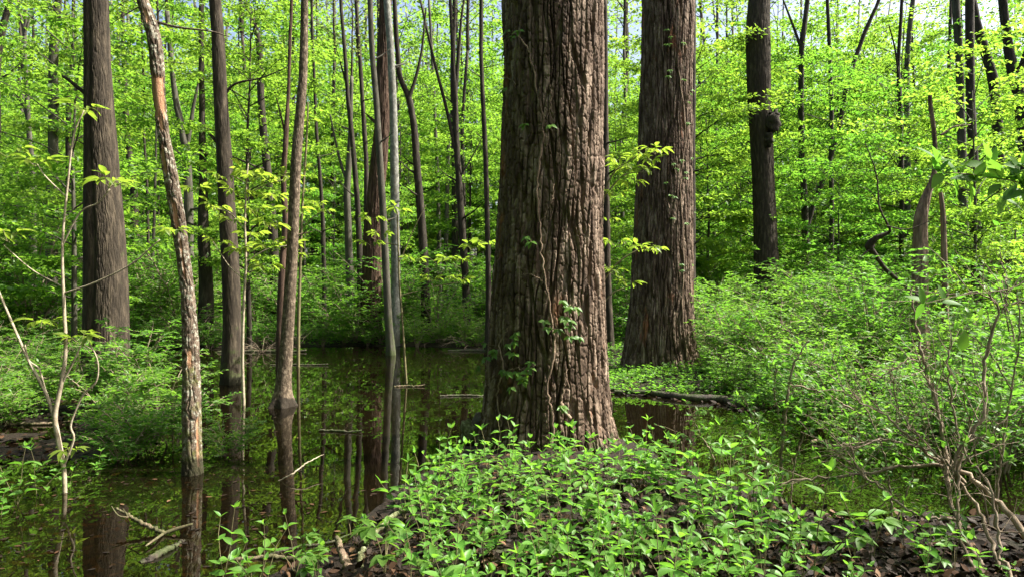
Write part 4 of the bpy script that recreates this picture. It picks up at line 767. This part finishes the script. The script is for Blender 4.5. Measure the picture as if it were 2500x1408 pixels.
def upright(label, D, x0, y0, paths, L, dens=1.0, seed=1):
    r = np.random.default_rng(seed); base = at(x0, y0, D); root = thing('leafy_shrub', label, 'shrub', tuple(base))
    for st in paths:
        P = smooth_path([gd(a, b, D, w_) for a, b, w_ in st], 8 + 6 * len(st)); P[:, :3] += r.normal(0, .004, (len(P), 3)); T = Tubes(); T.add(P[:, :3] - base, np.maximum(P[:, 3], .0012), 6); mob('stem', T.mesh('stem', M['twig']), root)
        for q in range(int(len(P) * .9 * dens)):
            i0 = r.integers(len(P) // 3, len(P)); p = P[i0, :3]; d = unit(np.array([r.normal(), r.normal(), r.uniform(0, .8)])); l = r.uniform(.05, .2); e = p + d * l
            T = Tubes(); T.add(np.array([p, (p + e) / 2 + [0, 0, .01], e]) - base, [.002, .0015, .001], 4, cap=False); mob('twig', T.mesh('twig', M['stem']), root)
            for m in range(r.integers(3, 6)):
                t = r.uniform(.4, 1); put_leaf('leaf', SHR_LEAF, root, tuple(p + d * l * t - base), tuple(d * .4 + r.normal(0, .7, 3) * [1, 1, .5]), tuple(np.array([0, 0, 1]) + r.normal(0, .3, 3)), L * r.uniform(.6, 1.1))
upright('upright twin-stemmed leafy shrub standing at the channel edge beyond the seedlings', 5.0, 1900, 1220, [[(1905, 1225, 9), (1908, 1120, 9), (1918, 1000, 8), (1935, 900, 6), (1960, 850, 4), (1975, 830, 2)], [(1915, 1060, 5), (1890, 960, 4), (1895, 900, 3), (1880, 870, 2)], [(1925, 940, 4), (1990, 950, 4), (2060, 985, 4), (2130, 1030, 3), (2180, 1060, 2)], [(1880, 1225, 5), (1865, 1100, 4), (1830, 1000, 3), (1815, 970, 2)], [(1930, 1230, 5), (1940, 1130, 4), (1965, 1050, 3), (1980, 1000, 2)]], .06, 1.0, 3)
upright('spindly leafy shrub reaching over the channel from the seedling bank', 5.3, 1700, 1180, [[(1760, 1190, 5), (1740, 1110, 4), (1710, 1060, 3), (1690, 1010, 2)], [(1770, 1190, 5), (1800, 1100, 4), (1830, 1060, 3), (1840, 1030, 2)], [(1660, 1170, 4), (1665, 1100, 3), (1650, 1050, 2)]], .055, .9, 5)
for k, (px, py) in enumerate([(2120, 960), (2160, 950), (2350, 960), (2420, 940), (2480, 980), (2060, 940), (2380, 1000)]):
    p = gp(px, py); put_shrub(p[0], p[1], k % 5, float(U(.6, .85)), 'twiggy leafy shrub on the far side of the channel behind the bare-twigged bush', 'shrubs behind the bare-twigged bush')

# ------------------------------------------------------------------ low ground cover, brush, floating bits
def cover(name, label, n, ok, x0, x1, y0, y1, hmax, leafL, per=9, thin=.3):
    r = np.random.default_rng(n); X = r.uniform(x0, x1, n * 3); Y = y0 + (y1 - y0) * r.random(n * 3) ** 1.4; h = height(X, Y)
    m = (h > .0) & ok(X, Y) & (vnoise(X * .8 + 60, Y * .8 + 60, 12) > thin); X, Y, h = X[m][:n], Y[m][:n], h[m][:n]; Lf = Leaves()
    k = len(X); P = np.repeat(np.stack([X, Y, h], 1), per, 0); hh = np.repeat(r.uniform(.3, 1, k) * hmax, per) * r.random(k * per)
    a = r.uniform(0, 6.28, k * per); P[:, 2] += hh + .01; P[:, 0] += np.cos(a) * .04; P[:, 1] += np.sin(a) * .04
    A = np.stack([np.cos(a), np.sin(a), r.uniform(-.1, .6, k * per)], 1); Lf.add(P, A, np.array([0, 0, 1]) + r.normal(0, .3, (k * per, 3)), leafL * r.uniform(.5, 1.2, k * per))
    o = mob(name, Lf.mesh(name, M['shrub'], .5), kind='stuff'); o['label'] = label; o['category'] = 'ground cover'
cover('ground_cover', 'low green ground cover on the bank around the oak with buttress roots', 4200, lambda X, Y: (Y > 8.5) & (X > 1.2) & (X < Y), 1, 16, 9, 18, .16, .08, 9, .12)
cover('ground_cover', 'low green ground cover carpeting the floor of the wood beyond the pool', 10000, lambda X, Y: abs(X) < .85 * Y + 2, -26, 26, 15.5, 36, .3, .12, 8)
def brush(seed):
    r = np.random.default_rng(seed); T = Tubes()
    for k in range(16):
        az = r.uniform(0, 6.28); d = np.array([math.cos(az), math.sin(az), 0]); L = r.uniform(.6, 1.6); s = np.linspace(0, 1, 7)[:, None]
        P = d * L * s + np.array([0, 0, 1]) * L * (r.uniform(.5, 1.1) * s - .55 * s ** 2) + np.cumsum(r.normal(0, .03, (7, 3)), 0) * s; T.add(P, np.linspace(.007, .002, 7), 4, cap=False)
        for q in range(6):
            i0 = r.integers(2, 7); d2 = unit(d + r.normal(0, .7, 3)); l = r.uniform(.1, .45); E = P[i0] + d2 * l * np.linspace(0, 1, 4)[:, None] + r.normal(0, .015, (4, 3)); E[0] = P[i0]; T.add(E, np.linspace(.003, .0012, 4), 3, cap=False)
    return T.mesh('twigs', M['paletwig' if seed < 73 else 'twig'])
BR = [brush(70), brush(71), brush(72)]; BR2 = [brush(73), brush(74), brush(75)]
for k, (px, py, s_) in enumerate([(1760, 900, 1.1), (1850, 890, 1.2), (1950, 900, 1.2), (2060, 930, 1.1), (1800, 870, 1.3), (2180, 950, 1.0), (1150, 848, .8), (2300, 960, 1.0), (1720, 850, 1.2), (1900, 860, 1.3), (2010, 880, 1.2), (2130, 900, 1.2), (2400, 940, 1.1), (640, 860, .8)]):
    p = gp(px, py); o = thing('bare_brush', 'tangle of bare tan brushwood in the shrub thicket beside the second oak' if px > 1500 else 'tangle of bare brushwood hanging over the far shore', 'brushwood', (p[0], p[1], max(-.02, hz(p[0], p[1]) - .02)), 'brushwood in the thicket' if px > 1500 else 'brushwood on the far shore', float(U(0, 6.3)), s_)
    tw_ = mob('twigs', (BR if px > 1500 else BR2)[k % 3], o)
def flotsam():
    n = 900; PX = U(-100, 2300, n); PY = 870 + 520 * rng.random(n) ** .8; G = np.array([gp(a, b) for a, b in zip(PX, PY)]); m = height(G[:, 0], G[:, 1]) < -.02; G = G[m]; G[:, 2] = U(.003, .006, len(G))
    Lf = Leaves(); a = U(0, 6.28, len(G)); Lf.add(G, np.stack([np.cos(a), np.sin(a), 0 * a], 1), np.array([0, 0, 1]) + rng.normal(0, .05, (len(G), 3)), U(.012, .06, len(G)) )
    o = mob('flotsam', Lf.mesh('flotsam', M['litter'], .45, six=True, fold=.03, droop=0), kind='stuff'); o['label'] = 'scattered bits of dead leaf and twig floating on the pool'; o['category'] = 'flotsam'
flotsam()

# the wood goes on behind and beside the path
for k in range(34):
    a = math.radians(float(U(150, 292))); d = float(U(7, 24)); x, y = math.sin(a) * d, math.cos(a) * d
    und(x, y, [0, 1, 3, 4][k % 4], float(U(1.3, 2.0)), 'leafy tree of the wood behind the viewpoint', 'trees of the wood behind the viewpoint')

# more greenery on the right: shrubs in and beyond the channel, leafy shoots on the near bank
for k, (px, py, s_) in enumerate([(1985, 1035, .8), (2080, 1060, .8), (2190, 1040, .6), (2290, 1080, .6), (2390, 1050, 1.0), (2480, 1100, .95), (2560, 1060, 1.1), (2140, 1110, .6), (2440, 1150, .7), (1930, 1000, .7), (2020, 990, .9), (2250, 1000, .55), (2350, 985, .9), (2500, 1010, 1.1), (1880, 980, .6), (1780, 965, .5)]):
    p = gp(px, py); put_shrub(p[0], p[1], [0, 4, 1, 2, 3][k % 5], s_, 'leafy shrub growing in the flooded channel behind the bare-twigged bush', 'shrubs in the flooded channel', z=min(0, hz(p[0], p[1])))
upright('leafy shrub with drooping sprays among the bare twigs of the near bush', 4.6, 2180, 1290, [[(2180, 1290, 6), (2170, 1180, 5), (2150, 1080, 4), (2110, 990, 3), (2090, 950, 2)], [(2185, 1285, 5), (2230, 1150, 4), (2260, 1050, 3), (2290, 980, 2)], [(2175, 1200, 4), (2080, 1130, 3), (2020, 1100, 2)]], .062, 1.0, 13)
upright('tall leafy shrub rising at the edge of the bare-twigged bush', 4.4, 2420, 1330, [[(2430, 1330, 7), (2440, 1150, 6), (2470, 950, 5), (2490, 800, 4), (2480, 690, 2)], [(2425, 1330, 5), (2380, 1100, 4), (2350, 930, 3), (2360, 800, 2)], [(2445, 1120, 4), (2400, 980, 3), (2330, 900, 2)], [(2470, 950, 4), (2400, 840, 3), (2320, 800, 2)]], .062, 1.0, 14)
def creeper(x, y, s_, label, group):
    r = thing('five_leaved_creeper', label, 'creeper', (x, y, hz(x, y) - .01), group, float(U(0, 6.3)), s_)
    for q in range(int(U(3, 6))):
        a = float(U(0, 6.3)); e = np.array([math.cos(a) * U(.03, .14), math.sin(a) * U(.03, .14), U(.1, .28)]); T = Tubes(); T.add(smooth_path([(0, 0, 0), e * [.4, .4, .7], e], 5), [.002] * 5, 4, cap=False); mob('stalk', T.mesh('stalk', M['stem']), r)
        for m in range(5):
            an = a + (m - 2) * .85; put_leaf('leaf', IVY_LEAF, r, tuple(e), (math.cos(an), math.sin(an), -.25 + .2 * float(U(-1, 1))), (rng.normal(0, .2), rng.normal(0, .2), 1), .085 * (1.1 - .12 * abs(m - 2)))
for px, py in [(720, 1395), (775, 1425), (1000, 1330), (1080, 1250), (1120, 1380), (1210, 1300), (1290, 1240), (1330, 1390), (1430, 1300), (1500, 1270), (1560, 1390), (1620, 1290), (1700, 1330), (1760, 1390), (1850, 1330), (1180, 1180), (1560, 1170), (2130, 1370), (2250, 1330), (940, 1400), (860, 1330), (1010, 1420), (2330, 1390), (1960, 1400)]:
    g_ = gp(px, py, .1); creeper(g_[0], g_[1], float(U(.7, 1.15)), 'low creeper with five-fingered leaves spread over the near bank', 'five-fingered creepers on the near bank')
# canopy tree added out of view, its sparse crown dappling the near bank
o = thing('dapple_tree', 'unseen tall canopy tree added to dapple the near bank with its sparse crown', 'tree', (11.3, 4.6, 0)); T = Tubes(); T.add(smooth_path([(0, 0, -.2), (.1, 0, 3), (0, .1, 8)], 12), np.linspace(.25, .17, 12), 12); mob('trunk', T.mesh('trunk', M['brown']), o); put_crown(o, (0, .1, 7.9), 1, .85, 1.0)

# shrubs hanging over the far shore line
for k, px in enumerate(range(-120, 1470, 48)):
    py = np.interp(px, [p[0] for p in shore_px], [p[1] for p in shore_px]) - float(U(-2, 9)); p = gp(px + float(U(-15, 15)), py)
    put_shrub(p[0], p[1], [3, 1, 4, 3, 0][k % 5], float(U(.5, 1.0)), 'leafy shrub hanging over the far shore line near ' + near(p[0], p[1]), 'far shore shrubs near ' + near(p[0], p[1]))
